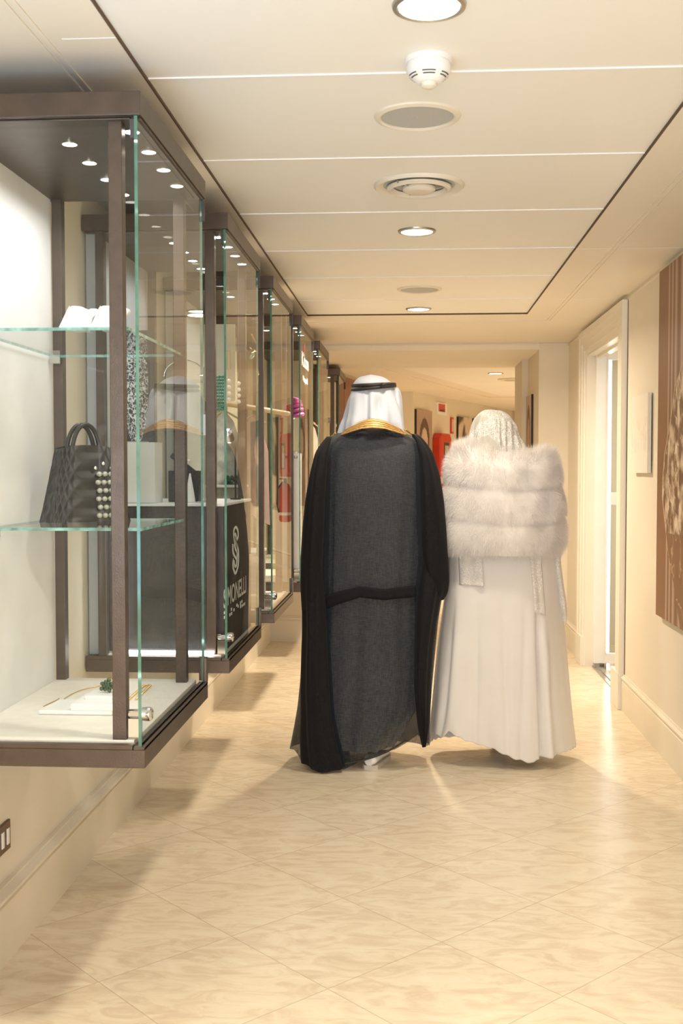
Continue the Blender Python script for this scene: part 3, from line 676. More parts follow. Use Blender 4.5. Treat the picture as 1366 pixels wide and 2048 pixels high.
tag(MB().tube(pts, .0014, 6).build('gold_chain', M['gold']), 'thin gold necklace chain trailing off the white jewellery tray', 'necklace')
t = thing('green_ring', 'gold ring with a dark green flower on the white jewellery tray', 'ring', (-.848, 2.99, .757))
mb = MB(); cc = Vector((-.845, 2.985, .777))
for k in range(14):
    a = k * 2.4; r_ = .004 + .0011 * k; mb.ball(cc + Vector((r_ * math.cos(a), -.004 + .002 * (k % 3), r_ * math.sin(a))), .0062, 8)
mb.build('flower', M['green'], t, True)
MB().tube([(cc.x + .004 + .013 * math.cos(a), cc.y + .012 + .004 * math.sin(a), cc.z + .002 + .016 * math.sin(a)) for a in [math.pi * 2 * k / 20 for k in range(20)]], .0018, 6, closed=True).build('band', M['gold'], t, True)
mb = MB()
for k in range(9):
    a = .3 * k - .3; mb.ball(cc + Vector((.013 * math.cos(a * 2) + .004, .004, .018 * math.sin(a * 2) * .8)), .0026, 6)
mb.build('gold_bead', M['gold'], t, True)
def chain_loop(a, b, w_, r_, z, label):
    mb = MB(); a, b = Vector(a), Vector(b); d = (b - a).normalized(); n = Vector((-d.y, d.x, 0)); L = (b - a).length
    path = []
    K = 40
    for k in range(K): path.append(a + d * L * k / K + n * w_)
    for k in range(10): an = math.pi * k / 10; path.append(b + n * w_ * math.cos(an) + d * w_ * math.sin(an))
    for k in range(K): path.append(b - d * L * k / K - n * w_)
    for k, p in enumerate(path):
        if k % 2 == 0: mb.ball((p.x, p.y, z + r_), r_, 8, sc=(1.3, 1, .8))
    return tag(mb.build('gold_bracelet', M['gold'], None, True), label, 'bracelet')
chain_loop((-.795, 3.06, 0), (-.80, 3.26, 0), .010, .0032, .719, 'beaded gold bracelet lying straight on the pale deck near the front glass')

# ---- case 2 contents: dark plinth with emblem and lettering, white top, small displays
XPL = -.674
t = thing('plinth', 'tall dark woodgrain plinth with a white S emblem, SIMONELLI lettering and a bright top', 'plinth', (-.88, 4.2, .718))
bx('body', -1.095, XPL, 3.90, 4.56, .718, 1.244, M['plinth'], t, .002); bx('top_slab', -1.10, XPL + .003, 3.895, 4.565, 1.244, 1.254, M['white'], t, .002)
def q8(cx_, cy_): p = onX(430 + cx_ / 8.53, 1020 + cy_ / 8.53, XPL); return (p.y, p.z)
mb = MB()
strokes = [[(372, 500), (392, 440), (385, 350), (352, 292), (322, 340), (318, 430), (330, 500), (352, 560), (378, 620), (396, 720), (398, 820), (388, 960), (348, 1078), (316, 1020), (304, 940), (312, 850)],
           [(360, 470), (342, 412), (326, 460), (332, 530), (384, 615)], [(302, 590), (302, 690), (318, 760), (360, 835)], [(328, 590), (345, 660), (366, 705)],
           [(324, 870), (326, 920), (344, 965), (362, 930), (372, 820), (378, 740)]]
for st in strokes:
    P2 = catmull([q8(a, b) for a, b in st], 5); L = len(P2)
    for i in range(L - 1):
        a, b = np.array(P2[i]), np.array(P2[i + 1]); d_ = b - a; l_ = np.hypot(*d_)
        if l_ < 1e-6: continue
        n_ = np.array([-d_[1], d_[0]]) / l_; wd = .0035 + .0065 * abs(n_[0]); n_ = n_ * wd; d_ = d_ / l_ * .002
        q = [a - n_ - d_, b - n_ + d_, b + n_ + d_, a + n_ - d_]
        mb.prism([tuple(v) for v in q], lambda u, v, s: (s, u, v), XPL, XPL + .0015 + .0002 * (i % 2))
mb.build('emblem', M['letter'], t)
a = onX(447, 1211, XPL); b = onX(491.5, 1187, XPL)
text_mesh('SIMONELLI', 'lettering', M['letter'], t, faceX(a.y, .876, XPL), b.y - a.y, .070, .0015)
mb = MB()
for (u, v) in ((158, 1752), (158, 1830), (278, 1692), (322, 1702), (252, 1788), (280, 1765), (370, 1622), (392, 1640), (432, 1580), (457, 1560), (432, 1612), (432, 1652), (457, 1635), (480, 1615), (503, 1600)):
    y_, z_ = q8(u, v); mb.box(XPL, XPL + .0015, y_ - .009, y_ + .009, z_ - .005, z_ + .005)
mb.build('dot_row', M['letter'], t)
tag(bx('display_block', -1.085, -.93, 3.93, 4.05, 1.255, 1.475, M['white']), 'white display block on the plinth top, against the back of the second case', 'display block')
def lacepic(u, v):
    a = vnoise(u * 9, v * 22, 3, 2); c = vnoise(u * 17 + 4, v * 40, 5, 2)
    thr = ((np.abs(a - .5) < .05) | (np.abs(c - .5) < .045)) & (np.hypot((u - .42) * 1.4, (v - .5) * 1.05) < .56)
    return mixc(np.array([.10, .10, .105]), np.array([.9, .9, .92]), thr.astype(float))
p = onY(243, 660, 3.99)
picture('poster', 'dark poster with white lace flowers standing on the white block in the second case', (-1.06, 3.985, 1.885), (1, 0, 0), .115, .405, .008, lacepic, .0016, (0, -1, 0))
t = thing('display_riser', 'small dark riser block on the plinth with a slanted stick and crystal on top', 'display block', (-.86, 4.12, 1.255))
bx('block', -.915, -.80, 4.08, 4.18, 1.255, 1.372, M['bagleather'], t, .002)
MB().box(-.925, -.805, 4.12, 4.135, 1.385, 1.405, rot=Matrix.Rotation(math.radians(38), 3, 'Y')).build('stick', M['black'], t, bevel=.002)
mb = MB()
for k in range(10): mb.ball((-.855 + .012 * math.cos(k * 2.4) * (k / 9), 4.125, 1.405 + .014 * math.sin(k * 2.4) * (k / 9)), .0065, 6)
mb.build('crystal', M['pearl'], t)
tag(MB().lathe([(.020, 0), (.016, .03), (.009, .07), (.003, .105), (.001, .108)], (-.82, 4.02, 1.255), 20, cap=True).build('ring_cone', M['white'], None, True), 'slim white ring cone on the bright plinth top', 'ring holder')
tag(bx('price_card', -.765, -.74, 3.93, 3.934, 1.50, 1.575, M['white']), 'small white hanging tag near the front post of the second case', 'tag')
t = thing('light_tube', 'white L-shaped glowing light tube along the foot of the second case', 'light', (-.9, 3.84, .72))
bx('low_tube', -1.045, -.70, 3.832, 3.840, .722, .732, M['ledc'], t); bx('upright_tube', -1.047, -1.043, 3.832, 3.838, .732, 1.18, M['ledc'], t)
t = thing('spot_stand', 'thin black lamp stand with a bright spot head on the plinth', 'lamp', (-.71, 4.42, 1.255))
MB().lathe([(.022, 0), (.022, .004), (.004, .006), (.003, .20), (.003, .21)], (-.715, 4.42, 1.255), 12, cap=True).build('pole', M['black'], t)
MB().lathe([(.020, 0), (.017, .05), (.001, .055)], (-.735, 4.40, 1.50), 20, M3=Matrix.Rotation(math.radians(60), 3, 'X')).build('shade', M['chrome'], t, True)
MB().ball((-.735, 4.395, 1.496), .014, 12).build('bulb', M['led'], t, True)
# hanging earrings, brooch, ring in case 2
def earring(x, y, z, label):
    t = thing('earring', label, 'earring', (x, y, z - .16), 'pearl drop earrings hanging in the second case')
    MB().tube([(x - .006, y, z), (x + .006, y, z), (x + .006, y, z - .075), (x - .006, y, z - .075)], .0011, 6, closed=True).build('frame', M['gold'], t)
    MB().tube([(x, y, z - .075), (x, y, z - .195)], .0005, 5).build('wire', M['gold'], t)
    for k in range(4): MB().ball((x, y, z - .120 - .024 * k), .0085, 12).build('pearl', M['pearl'], t, True)
    MB().tube([(x, y, z), (x, y, z + .42)], .0002, 4).build('thread', M['rim'], t)
for k, x in enumerate((-.712, -.683)): earring(x, 4.25 + .06 * k, 1.84 - .005 * k, 'long gold earring with four pearls, %s in the second case' % ('the inner one' if k == 0 else 'the one nearer the front glass'))
t = thing('brooch', 'gold branch brooch with a mint green leaf hung high in the second case', 'brooch', (-.69, 4.42, 1.76))
pts = [onX(503, 668, -.69), onX(515, 692, -.69)]; MB().tube(pts, .003, 8).build('stem', M['gold'], t)
mb = MB()
for (a, b) in (((505, 705), (510, 700)), ((503, 706), (513, 702)), ((508, 700), (509, 708)), ((500, 695), (503, 698))): mb.tube([onX(a[0], a[1], -.69), onX(b[0], b[1], -.69)], .002, 6)
mb.build('twigs', M['gold'], t)
l0, l1 = onX(500, 719, -.69), onX(509, 706, -.69); MB().tube([l0, (l0 * .6 + l1 * .4), (l0 * .3 + l1 * .7), l1], [.003, .009, .007, .001], 10).build('leaf', M['mint'], t, True)
MB().tube([onX(506, 690, -.69), onX(506, 640, -.69)], .0003, 4).build('thread', M['rim'], t)
c0 = onX(515, 745.5, -.69); hoop = tag(MB().tube([(c0.x, c0.y + .035 * math.cos(a), c0.z + .011 * math.sin(a) * 1.0) for a in [math.pi * 2 * k / 24 for k in range(24)]], .0022, 6, closed=True).build('gold_ring', M['gold']), 'thin gold hoop hanging beside the far post of the second case', 'hoop')
MB().tube([(c0.x, c0.y, c0.z + .01), (c0.x, c0.y, ZT0 + .004)], .0003, 4).build('thread', M['rim'], hoop)
c0 = Vector((-.74, 4.05, 1.60)); mb = MB()
for i in range(6):
    for j in range(11): mb.ball((c0.x + .009 * i + .003 * math.sin(j), 4.05, c0.z + .012 * j), .0055, 6)
tag(mb.build('bead_collar', M['mint'], None, True), 'mint green beaded collar beside the near post of the second case', 'necklace')
t = thing('neck_stand', 'clear curved neck stand holding a fine necklace above the plinth', 'jewellery display', (-.84, 4.1, 1.255))
MB().tube([(-.84 + .075 * math.cos(a), 4.02, 1.72 + .06 * math.sin(a)) for a in [math.pi * k / 16 - .2 for k in range(18)]], .0022, 8).build('arc', M['chrome'], t)
MB().lathe([(.03, 0), (.03, .004), (.003, .007), (.003, .50)], (-.765, 4.02, 1.255), 12).build('pole', M['chrome'], t)

# ---- case 3 contents
t = thing('garment_rail', 'pale wooden hanging rail across the third case', 'rail', (-.80, 5.5, 1.70))
MB().tube([(-.93, 5.13, 1.695), (-.66, 5.83, 1.672)], .014, 14).build('rod', M['wood'], t, True)
for (x, y) in ((-.925, 5.14), (-.667, 5.815)): MB().tube([(x, y, 1.69), (x, y, 2.21)], .0025, 6).build('wire', M['steel_l'], t)
def hanging(x, y, z, w_, h, m, label, nm='hanging_top'):
    t = thing(nm, label, 'garment', (x, y, z - h), None)
    nx, nz = 30, 30; vs = []
    for s in (1, -1):
        for j in range(nz + 1):
            v = j / nz
            for i in range(nx + 1):
                u = i / nx * 2 - 1; ww = w_ * (.55 + .45 * min(1, v * 4)) * (1 + .15 * v)
                zz = z - h * v - (.05 * abs(u) if v < .25 else .05 * abs(u) * 1)
                yy = y + s * (.028 * (1 - u * u) ** .5 + .004) + .010 * math.sin(u * 9 + v * 3) * v
                vs.append((x + u * ww / 2, yy, zz))
    n1 = (nx + 1) * (nz + 1); fs = []
    for s in range(2):
        for j in range(nz):
            for i in range(nx):
                a = s * n1 + j * (nx + 1) + i; f = (a, a + 1, a + nx + 2, a + nx + 1); fs.append(f if s else f[::-1])
    MB().add(vs, fs).build('cloth', m, t, True)
    MB().tube([(x - w_ * .42, y, z - .035), (x, y, z + .004), (x + w_ * .42, y, z - .035)], .005, 8).build('hanger', M['wood'], t, True)
    MB().tube([(x, y, z), (x, y, z + .03), (x + .012, y, z + .045), (x, y, z + .055)], .002, 6).build('hook', M['chrome'], t)
M['pinkcloth'] = pmat('blush_cloth', (.68, .50, .42), .6, noise=(7, .2)); M['printcloth'] = pmat('printed_cloth', (.62, .60, .56), .6, noise=(16, .55))
hanging(-.90, 5.24, 1.655, .16, .44, M['printcloth'], 'black and white printed top hanging from the wooden rail, nearest of the row')
hanging(-.80, 5.50, 1.645, .15, .50, M['pinkcloth'], 'blush coloured top hanging in the middle of the wooden rail', 'hanging_top')
tag(bx('white_panel', -.98, -.835, 5.16, 5.172, 1.70, 2.06, M['rim']), 'tall pale blank panel hung above the wooden rail in the third case', 'panel')
t = thing('display_pedestal', 'grey pedestal with a pale top inside the third case', 'plinth', (-.83, 5.4, .718))
bx('body', -.95, -.74, 5.22, 5.52, .718, .965, M['greyback'], t, .002); bx('top', -.955, -.735, 5.215, 5.525, .965, .978, M['white'], t, .002)
mb = MB(); mb.box(-.95, -.86, 5.18, 5.2, .98, 1.20); o = mb.build('swing_tag_card', M['beige']); tag(o, 'beige card with a round hole standing on the grey pedestal', 'card')
R = Matrix.Rotation(math.radians(90), 3, 'X'); MB().lathe([(.001, .011), (.018, .011)], (-.905, 5.19, 1.14), 24, M3=R).build('round_hole', M['bronze_plate'], o)
t = thing('green_necklace', 'coil of dark green beads on the white stand in the third case', 'necklace', (-.87, 5.3, 1.30))
mb = MB()
for k in range(46):
    a = k * .55; r_ = .02 + .03 * ((k * 7) % 11) / 11; mb.ball((-.845 + r_ * math.cos(a), 5.20 + r_ * math.sin(a) * .6, 1.312 + .007 * (k % 5)), .0075, 7)
mb.build('beads', M['green'], t, True)
MB().box(-.99, -.79, 5.14, 5.28, 1.290, 1.302).build('stand_top', M['white'], t, bevel=.002)
for x in (-.985, -.80): MB().box(x, x + .008, 5.15, 5.158, .718, 1.29).build('stand_leg', M['white'], t)
t = thing('step_riser', 'two pale steps on the floor of the third case', 'riser', (-.8, 5.2, .718))
bx('low_step', -.90, -.72, 5.13, 5.20, .718, .78, M['beige'], t, .003); bx('high_step', -.98, -.90, 5.13, 5.21, .718, .86, M['beige'], t, .003)

# ---- case 4 contents: lettering on the glass, a magenta hat, labels
a = onX(607, 724, -.647); b = onX(622, 736, -.647)
text_mesh('Kiton', 'glass_lettering', M['letter'], c4, faceX(6.44, 1.985, -.6475), .42, .085, .001)
mb = MB(); mb.box(-.6475, -.6465, 6.575, 6.60, 2.065, 2.125); mb.build('red_accent', M['red'], c4)
text_mesh('Napoli', 'glass_lettering', M['letter'], c4, faceX(6.50, 1.885, -.6475), .30, .05, .001)
t = thing('hat', 'magenta wound cloth hat near the front of the fourth case', 'hat', (-.72, 6.5, 1.60))
mb = MB()
for k in range(5): mb.tube([(-.70 + (.052 - .004 * k) * math.cos(a), 6.47 + .05 * math.sin(a), 1.70 + .020 * k + .010 * math.sin(a + k)) for a in [2 * math.pi * q / 20 for q in range(20)]], .014, 8, closed=True)
mb.ball((-.70, 6.47, 1.785), .034, 12, sc=(1, 1, .5)); mb.build('folds', M['pink'], t, True)
MB().lathe([(.028, 0), (.028, .01), (.004, .015), (.004, .20), (.03, .22)], (-.70, 6.47, 1.47), 14).build('hat_stand', M['chrome'], t, True)
tag(bx('display_block', -.78, -.66, 6.42, 6.56, .718, 1.47, M['white']), 'tall white block carrying the magenta hat', 'display block')
text_mesh('BIELLI', 'small_lettering', M['slot'], t, Matrix(((1, 0, 0, -.742), (0, 0, -1, 6.4185), (0, 1, 0, 1.44), (0, 0, 0, 1))), .07, .014, .001)
t = thing('bead_heap', 'small heap of gold and red beads on a beige box in the fourth case', 'jewellery', (-.71, 6.6, 1.13)); mb = MB()
for k in range(26): mb.ball((-.70 + .035 * math.cos(k * 2.4) * (k / 26), 6.62 + .05 * math.sin(k * 2.4) * (k / 26), 1.005 + .012 * (1 - k / 26) + .004), .009, 7)
mb.build('beads', M['gold'], t, True)
tag(bx('display_box', -.78, -.66, 6.56, 6.74, .718, 1.0, M['beige']), 'beige box under the bead heap in the fourth case', 'box')
# ---- case 5 contents
hanging(-.74, 7.95, 1.72, .14, .5, M['pinkcloth'], 'blush top hanging alone in the fifth case')
hanging(-.78, 8.2, 1.75, .14, .6, M['printcloth'], 'printed top hanging alone deep in the fifth case')
# ---- case 6: small white bonnet on a stand
t = thing('bonnet', 'white fluffy bonnet on a thin stand in the farthest dark case', 'hat', (-.73, 9.95, 1.3))
mb = MB(); mb.ball((-.745, 9.93, 1.815), .045, 16, sc=(1.25, 1, .55)); mb.ball((-.70, 9.93, 1.77), .02, 10, sc=(1, 1, 1.3)); mb.ball((-.72, 9.93, 1.745), .018, 10, sc=(1, 1, 1.5)); mb.build('bonnet_body', M['white'], t, True)
MB().lathe([(.04, 0), (.04, .01), (.004, .012), (.004, 1.08)], (-.74, 9.95, .718), 12).build('stand', M['black'], t)
tag(bx('back_banner', -.86, -.85, 9.86, 10.4, .8, 2.1, M['plinth']), 'dark brown banner at the back of the farthest case', 'banner')

# ================================================================== RIGHT WALL: canvases; left wall socket
picture('small_canvas', 'small blank cream canvas on the right wall beside the door casing', (1.190, 6.06, 1.765), (0, -1, 0), .405, .408, .018,
        lambda u, v: mixc(np.array([.92, .88, .78]), np.array([.84, .79, .68]), (vnoise(u * 14, v * 14, 9) - .45) * 4 * ((v > .3) & (v < .75))), .004, (-1, 0, 0), edge='cream')
bx('spacer', 1.208, XR, 5.70, 6.02, 1.37, 1.75, M['slot'], [o for o in bpy.data.objects if o.get('category') == 'picture'][-1])
def bride(u, v):
    Wd, Hd = 1.35, 1.655; s = u * Wd; z = 2.325 - v * Hd
    base = mixc(np.array([.215, .105, .055]), np.array([.27, .14, .07]), vnoise(s * 8, z * 8, 1))
    # pleated curtain to the right of the dark strip
    cur = .5 + .5 * np.sin(s * 2 * math.pi / .085 + 1.2 * np.sin(s * 23)); curc = mixc(np.array([.20, .105, .065]), np.array([.50, .34, .245]), cur ** 1.3)
    c = np.where(((s > .20))[:, None], curc, base)
    # veil falling from the head outside the frame, outline leans out towards lower left
    edge = np.interp(z, [.66, .85, 1.0, 1.15, 1.25, 1.33, 1.45, 1.6, 1.75, 1.87], [.50, .36, .24, .16, .11, .115, .15, .26, .34, .52])
    inside = s > edge; lace = vnoise(s * 26 + .8 * z, z * 15, 4, 4); ln = np.abs(vnoise(s * 20, z * 9 + s * 6, 6, 3) - .5)
    vc = mixc(np.array([.20, .11, .06]), np.array([.82, .68, .50]), (lace - .42) * 3.2 * np.clip(1.6 - np.abs(z - 1.35) * 1.9, .1, 1) + (ln < .02) * .6)
    c = np.where(inside[:, None], vc, c)
    rim = np.abs(s - edge) < .006; c = np.where((rim & (z > .9))[:, None], np.array([.62, .46, .32]), c)
    lower = (z < 1.08) & inside & (s < edge + .5); c = np.where(lower[:, None], mixc(base, np.array([.55, .38, .22]), (np.abs(vnoise(s * 14, z * 6, 8, 3) - .5) < .018) * .8), c)
    face = (np.hypot((s - .72) / .14, (z - 1.55) / .2) < 1); c = np.where(face[:, None], np.array([.50, .33, .23]), c)
    return c
picture('large_canvas', 'huge sepia photo canvas of a veiled figure before pleated curtains, cut by the right edge', (1.188, 5.415, 2.325), (0, -1, 0), 1.35, 1.655, .02, bride, .004, (-1, 0, 0))
t = thing('socket_plate', 'dark bronze socket plate with white switches low on the left wall', 'socket', (XL, 3.0, .29))
bx('plate', XL, XL + .008, 2.93, 3.058, .288, .372, M['bronze_plate'], t, .002)
for y in (2.945, 2.985, 3.025): bx('switch', XL + .008, XL + .011, y, y + .018, .306, .352, M['white'], t, .001)

# ---- canvas on the passage jamb, pictures of the hall
def portrait(seed, bg, fg, dk):
    def f(u, v):
        n = vnoise(u * 5, v * 7, seed, 3); c = mixc(np.array(bg), np.array(bg) * .75, n)
        head = np.hypot((u - .5) / .22, (v - .36) / .17) < 1; hair = np.hypot((u - .5) / .33, (v - .34) / .26) < 1; body = (v > .5) & (np.abs(u - .5) < .18 + (v - .5) * .7)
        c = np.where(hair[:, None], np.array(dk), c); c = np.where(body[:, None], mixc(np.array(dk), np.array(fg), n), c); c = np.where(head[:, None], np.array(fg), c); return c
    return f
picture('jamb_canvas', 'narrow portrait canvas with a black edge on the jamb beyond the woman', (.967, 9.44, 1.985), (0, -1, 0), .40, .95, .018,
        portrait(3, (.62, .46, .36), (.5, .33, .24), (.10, .06, .04)), .01, (-1, 0, 0))
def hallpos(x, y): # intersection of a pixel column with the angled wall
    r = _ray(x, y); d_ = D_ - C_; det = r.x * -d_.y + r.y * d_.x
    tt = (C_.x * -d_.y + C_.y * d_.x) / det; p = CAM + r * tt; return p
dw = (D_ - C_).normalized()
def hallpic(x0, x1, y0, h, f, name, label):
    p = hallpos(x0, y0); q = hallpos(x1, y0); return picture(name, label, p + nv_ * .03, dw, (Vector((q.x, q.y, 0)) - Vector((p.x, p.y, 0))).length, h, .028, f, .02, tuple(nv_))
hallpic(829, 860, 818, 1.25, portrait(5, (.50, .36, .28), (.62, .5, .4), (.12, .07, .05)), 'hall_canvas', 'portrait canvas in the hall, just right of the man\'s headscarf')
def zebra(u, v):
    n = vnoise(u * 3 + v * 2, v * 4, 12, 2); c = mixc(np.array([.07, .05, .04]), np.array([.72, .58, .44]), (n - .42) * 9); return c
hallpic(913, 940, 833, 1.3, zebra, 'hall_canvas', 'black and white photo canvas in the hall, left of the lace veil')
hallpic(944, 985, 837, 1.3, portrait(9, (.12, .08, .06), (.5, .36, .27), (.05, .03, .02)), 'hall_canvas', 'dark portrait canvas in the hall, mostly behind the lace veil')
p0 = Vector((-.715, 11.42, 2.33)); d1n = Vector((d1.y, -d1.x, 0))
pw = A_ + d1 * .55; picture('hall_poster', 'red-brown poster on the hall wall left of the man\'s headscarf', Vector((pw.x, pw.y, 2.32)) + d1n * .03, tuple(d1), 1.3, 1.5, .02, lambda u, v: mixc(np.array([.22, .08, .05]), np.array([.34, .15, .10]), vnoise(u * 4, v * 6, 2)), .02, tuple(d1n))
def wallbox(p, w_, h, th, z0, mb, off=0.0):
    a = Vector((p.x, p.y, 0)); vs = []
    for t_ in (off, off + th):
        for uu, zz in ((0, z0), (w_, z0), (w_, z0 + h), (0, z0 + h)): vs.append(a + dw * uu + nv_ * t_ + Vector((0, 0, zz)))
    mb.add(vs, [(0, 1, 2, 3), (4, 7, 6, 5), (0, 4, 5, 1), (1, 5, 6, 2), (2, 6, 7, 3), (3, 7, 4, 0)]); return mb
p = hallpos(872, 806); t = thing('exit_sign', 'small white safety sign with a red pictogram high on the hall wall', 'sign', p)
wallbox(p, .42, .165, .02, 2.11, MB()).build('board', M['white'], t); q = p + dw * .05; wallbox(q, .28, .105, .003, 2.155, MB(), .02).build('pictogram', M['red'], t); q = p + dw * .10; wallbox(q, .2, .02, .003, 2.16, MB(), .0235).build('pictogram_line', M['slot'], t)
p = hallpos(900, 840); t = thing('call_point', 'tiny red-rimmed call point on the hall wall under the safety sign', 'alarm', p)
wallbox(p, .11, .23, .02, 1.87, MB()).build('rim', M['red'], t); wallbox(p + dw * .025, .06, .17, .004, 1.90, MB(), .02).build('plate', M['beige'], t)
p = hallpos(864.5, 868); q = hallpos(887, 868); wd = (Vector((q.x, q.y)) - Vector((p.x, p.y))).length; t = thing('hose_cabinet', 'red rounded fire hose cabinet with a glazed front on the hall wall', 'fire hose cabinet', p)
a = Vector((p.x, p.y, 0)); c_ = .06; H0, H1 = 1.265, 1.855
outl = [(c_, H0), (wd - c_, H0), (wd, H0 + c_), (wd, H1 - c_), (wd - c_, H1), (c_, H1), (0, H1 - c_), (0, H0 + c_)]
MB().prism(outl, lambda u, v, s: a + dw * u + nv_ * s + Vector((0, 0, v)), 0, .12).build('box', M['red'], t, bevel=.02)
wallbox(p + dw * wd * .30, wd * .45, .36, .004, 1.37, MB(), .12).build('window', M['slot'], t)
mb = MB()
for k in range(3): wallbox(p + dw * (wd * .36 + .05 * k), .03, .30, .004, 1.39, mb, .125)
mb.build('hose', M['beige'], t)
p = hallpos(869, 965) ; t = thing('fire_extinguisher', 'red fire extinguisher hung on the hall wall below the hose cabinet', 'fire extinguisher', p)
cc = Vector((p.x, p.y, 0)) + dw * .12 + nv_ * .10
MB().lathe([(.001, .64), (.07, .65), (.085, .68), (.085, 1.10), (.06, 1.16), (.03, 1.18), (.001, 1.185)], (cc.x, cc.y, 0), 24).build('cylinder', M['red'], t, True)
MB().lathe([(.0855, .74), (.0855, .78)], (cc.x, cc.y, 0), 24).build('band', M['white'], t)
mb = MB(); mb.box(cc.x - .02, cc.x + .02, cc.y - .02, cc.y + .02, 1.18, 1.23); mb.box(cc.x - .02, cc.x + .08, cc.y - .01, cc.y + .01, 1.23, 1.245); mb.build('valve', M['black'], t)
MB().tube([cc + Vector(v) for v in ((.03, -.02, 1.2), (.10, -.04, 1.1), (.11, -.04, .9), (.08, -.06, .78))], .012, 8).build('hose', M['black'], t, True)
MB().box(cc.x - .03, cc.x + .03, cc.y + .06, cc.y + .12, .9, 1.0).build('bracket', M['black'], t)
t = thing('hall_lamp', 'dim glass wall lamp at the far end of the hall', 'lamp', (1.95, 18.6, 2.0))
MB().lathe([(.03, 0), (.12, .06), (.14, .14), (.05, .18)], (1.86, 18.6, 2.02), 16).build('shade', M['steel_l'], t, True); MB().ball((1.86, 18.6, 2.1), .05, 10).build('bulb', M['led'], t)
MB().lathe([(.01, 0), (.01, .2)], (1.86, 18.6, 2.18), 8).build('stem', M['steel_l'], t)

# ================================================================== PEOPLE
def smooth_rows(rows, n):
    """rows: (z, xl, xr, cy, b) top to bottom -> n rows, smoothly interpolated"""
    R_ = np.array(rows, float); s = np.r_[0, np.cumsum(np.abs(np.diff(R_[:, 0])) + .25 * np.abs(np.diff(R_[:, 1])))]
    t = np.linspace(0, s[-1], n); out = np.stack([np.interp(t, s, R_[:, k]) for k in range(R_.shape[1])], 1)
    for _ in range(2):
        o = out.copy(); o[1:-1] = (out[:-2] + 2 * out[1:-1] + out[2:]) / 4; out = o
    return out
def pxrows(rows, Y):
    """(y, xl, xr, cy, b) in pixels at distance Y -> metres"""
    r = []
    for (y, xl, xr, cy, b) in rows:
        a = onY(xl, y, Y); c = onY(xr, y, Y); r.append(((a.z + c.z) / 2, a.x, c.x, cy, b))
    return r
def garment(name, rows, m, parent, nr=90, na=160, fold=None, hem=None, ex=2.0, cap_top=True, thick=0, a0=0., a1=2 * math.pi, inflate=0.):
    R_ = smooth_rows(rows, nr); full = a1 - a0 > 6.2; na_ = na if full else na + 1
    A = a0 + (a1 - a0) * np.arange(na_) / na
    Z, XLl, XRr, CYY, B = [R_[:, k][:, None] for k in range(5)]
    ca, sa = np.cos(A)[None], np.sin(A)[None]
    px = np.sign(ca) * np.abs(ca) ** (2 / ex); py = np.sign(sa) * np.abs(sa) ** (2 / ex)
    hw = (XRr - XLl) / 2 + inflate; cx = (XRr + XLl) / 2; B = B + inflate
    dsp = fold(A[None] * np.ones_like(Z), Z * np.ones_like(ca), cx + hw * px) if fold else 0
    X = cx + hw * px + dsp * ca; Y = CYY + B * py + dsp * sa; Zg = Z * np.ones_like(ca)
    if hem is not None:
        zmin = Zg[-1:]; h = hem(X[-1:], A[None]); w_ = np.clip(1 - (Zg - zmin) / .35, 0, 1) ** 1.5; Zg = Zg + (h - zmin) * w_
    vs = np.stack([X, Y, Zg], 2).reshape(-1, 3)
    j, i = np.meshgrid(np.arange(nr - 1), np.arange(na if full else na_ - 1), indexing='ij'); i2 = (i + 1) % na_ if full else i + 1
    fs = np.stack([j * na_ + i, (j + 1) * na_ + i, (j + 1) * na_ + i2, j * na_ + i2], 2).reshape(-1, 4).tolist()
    if cap_top and full: fs.append(tuple(range(na_)))
    mb = MB(); mb.v = vs.tolist(); mb.f = [tuple(f) for f in fs]; mb.m = [0] * len(fs)
    o = mb.build(name, m, parent, True)
    if thick: s_ = o.modifiers.new('thick', 'SOLIDIFY'); s_.thickness = thick; s_.offset = -1
    return o, vs.reshape(nr, na_, 3)

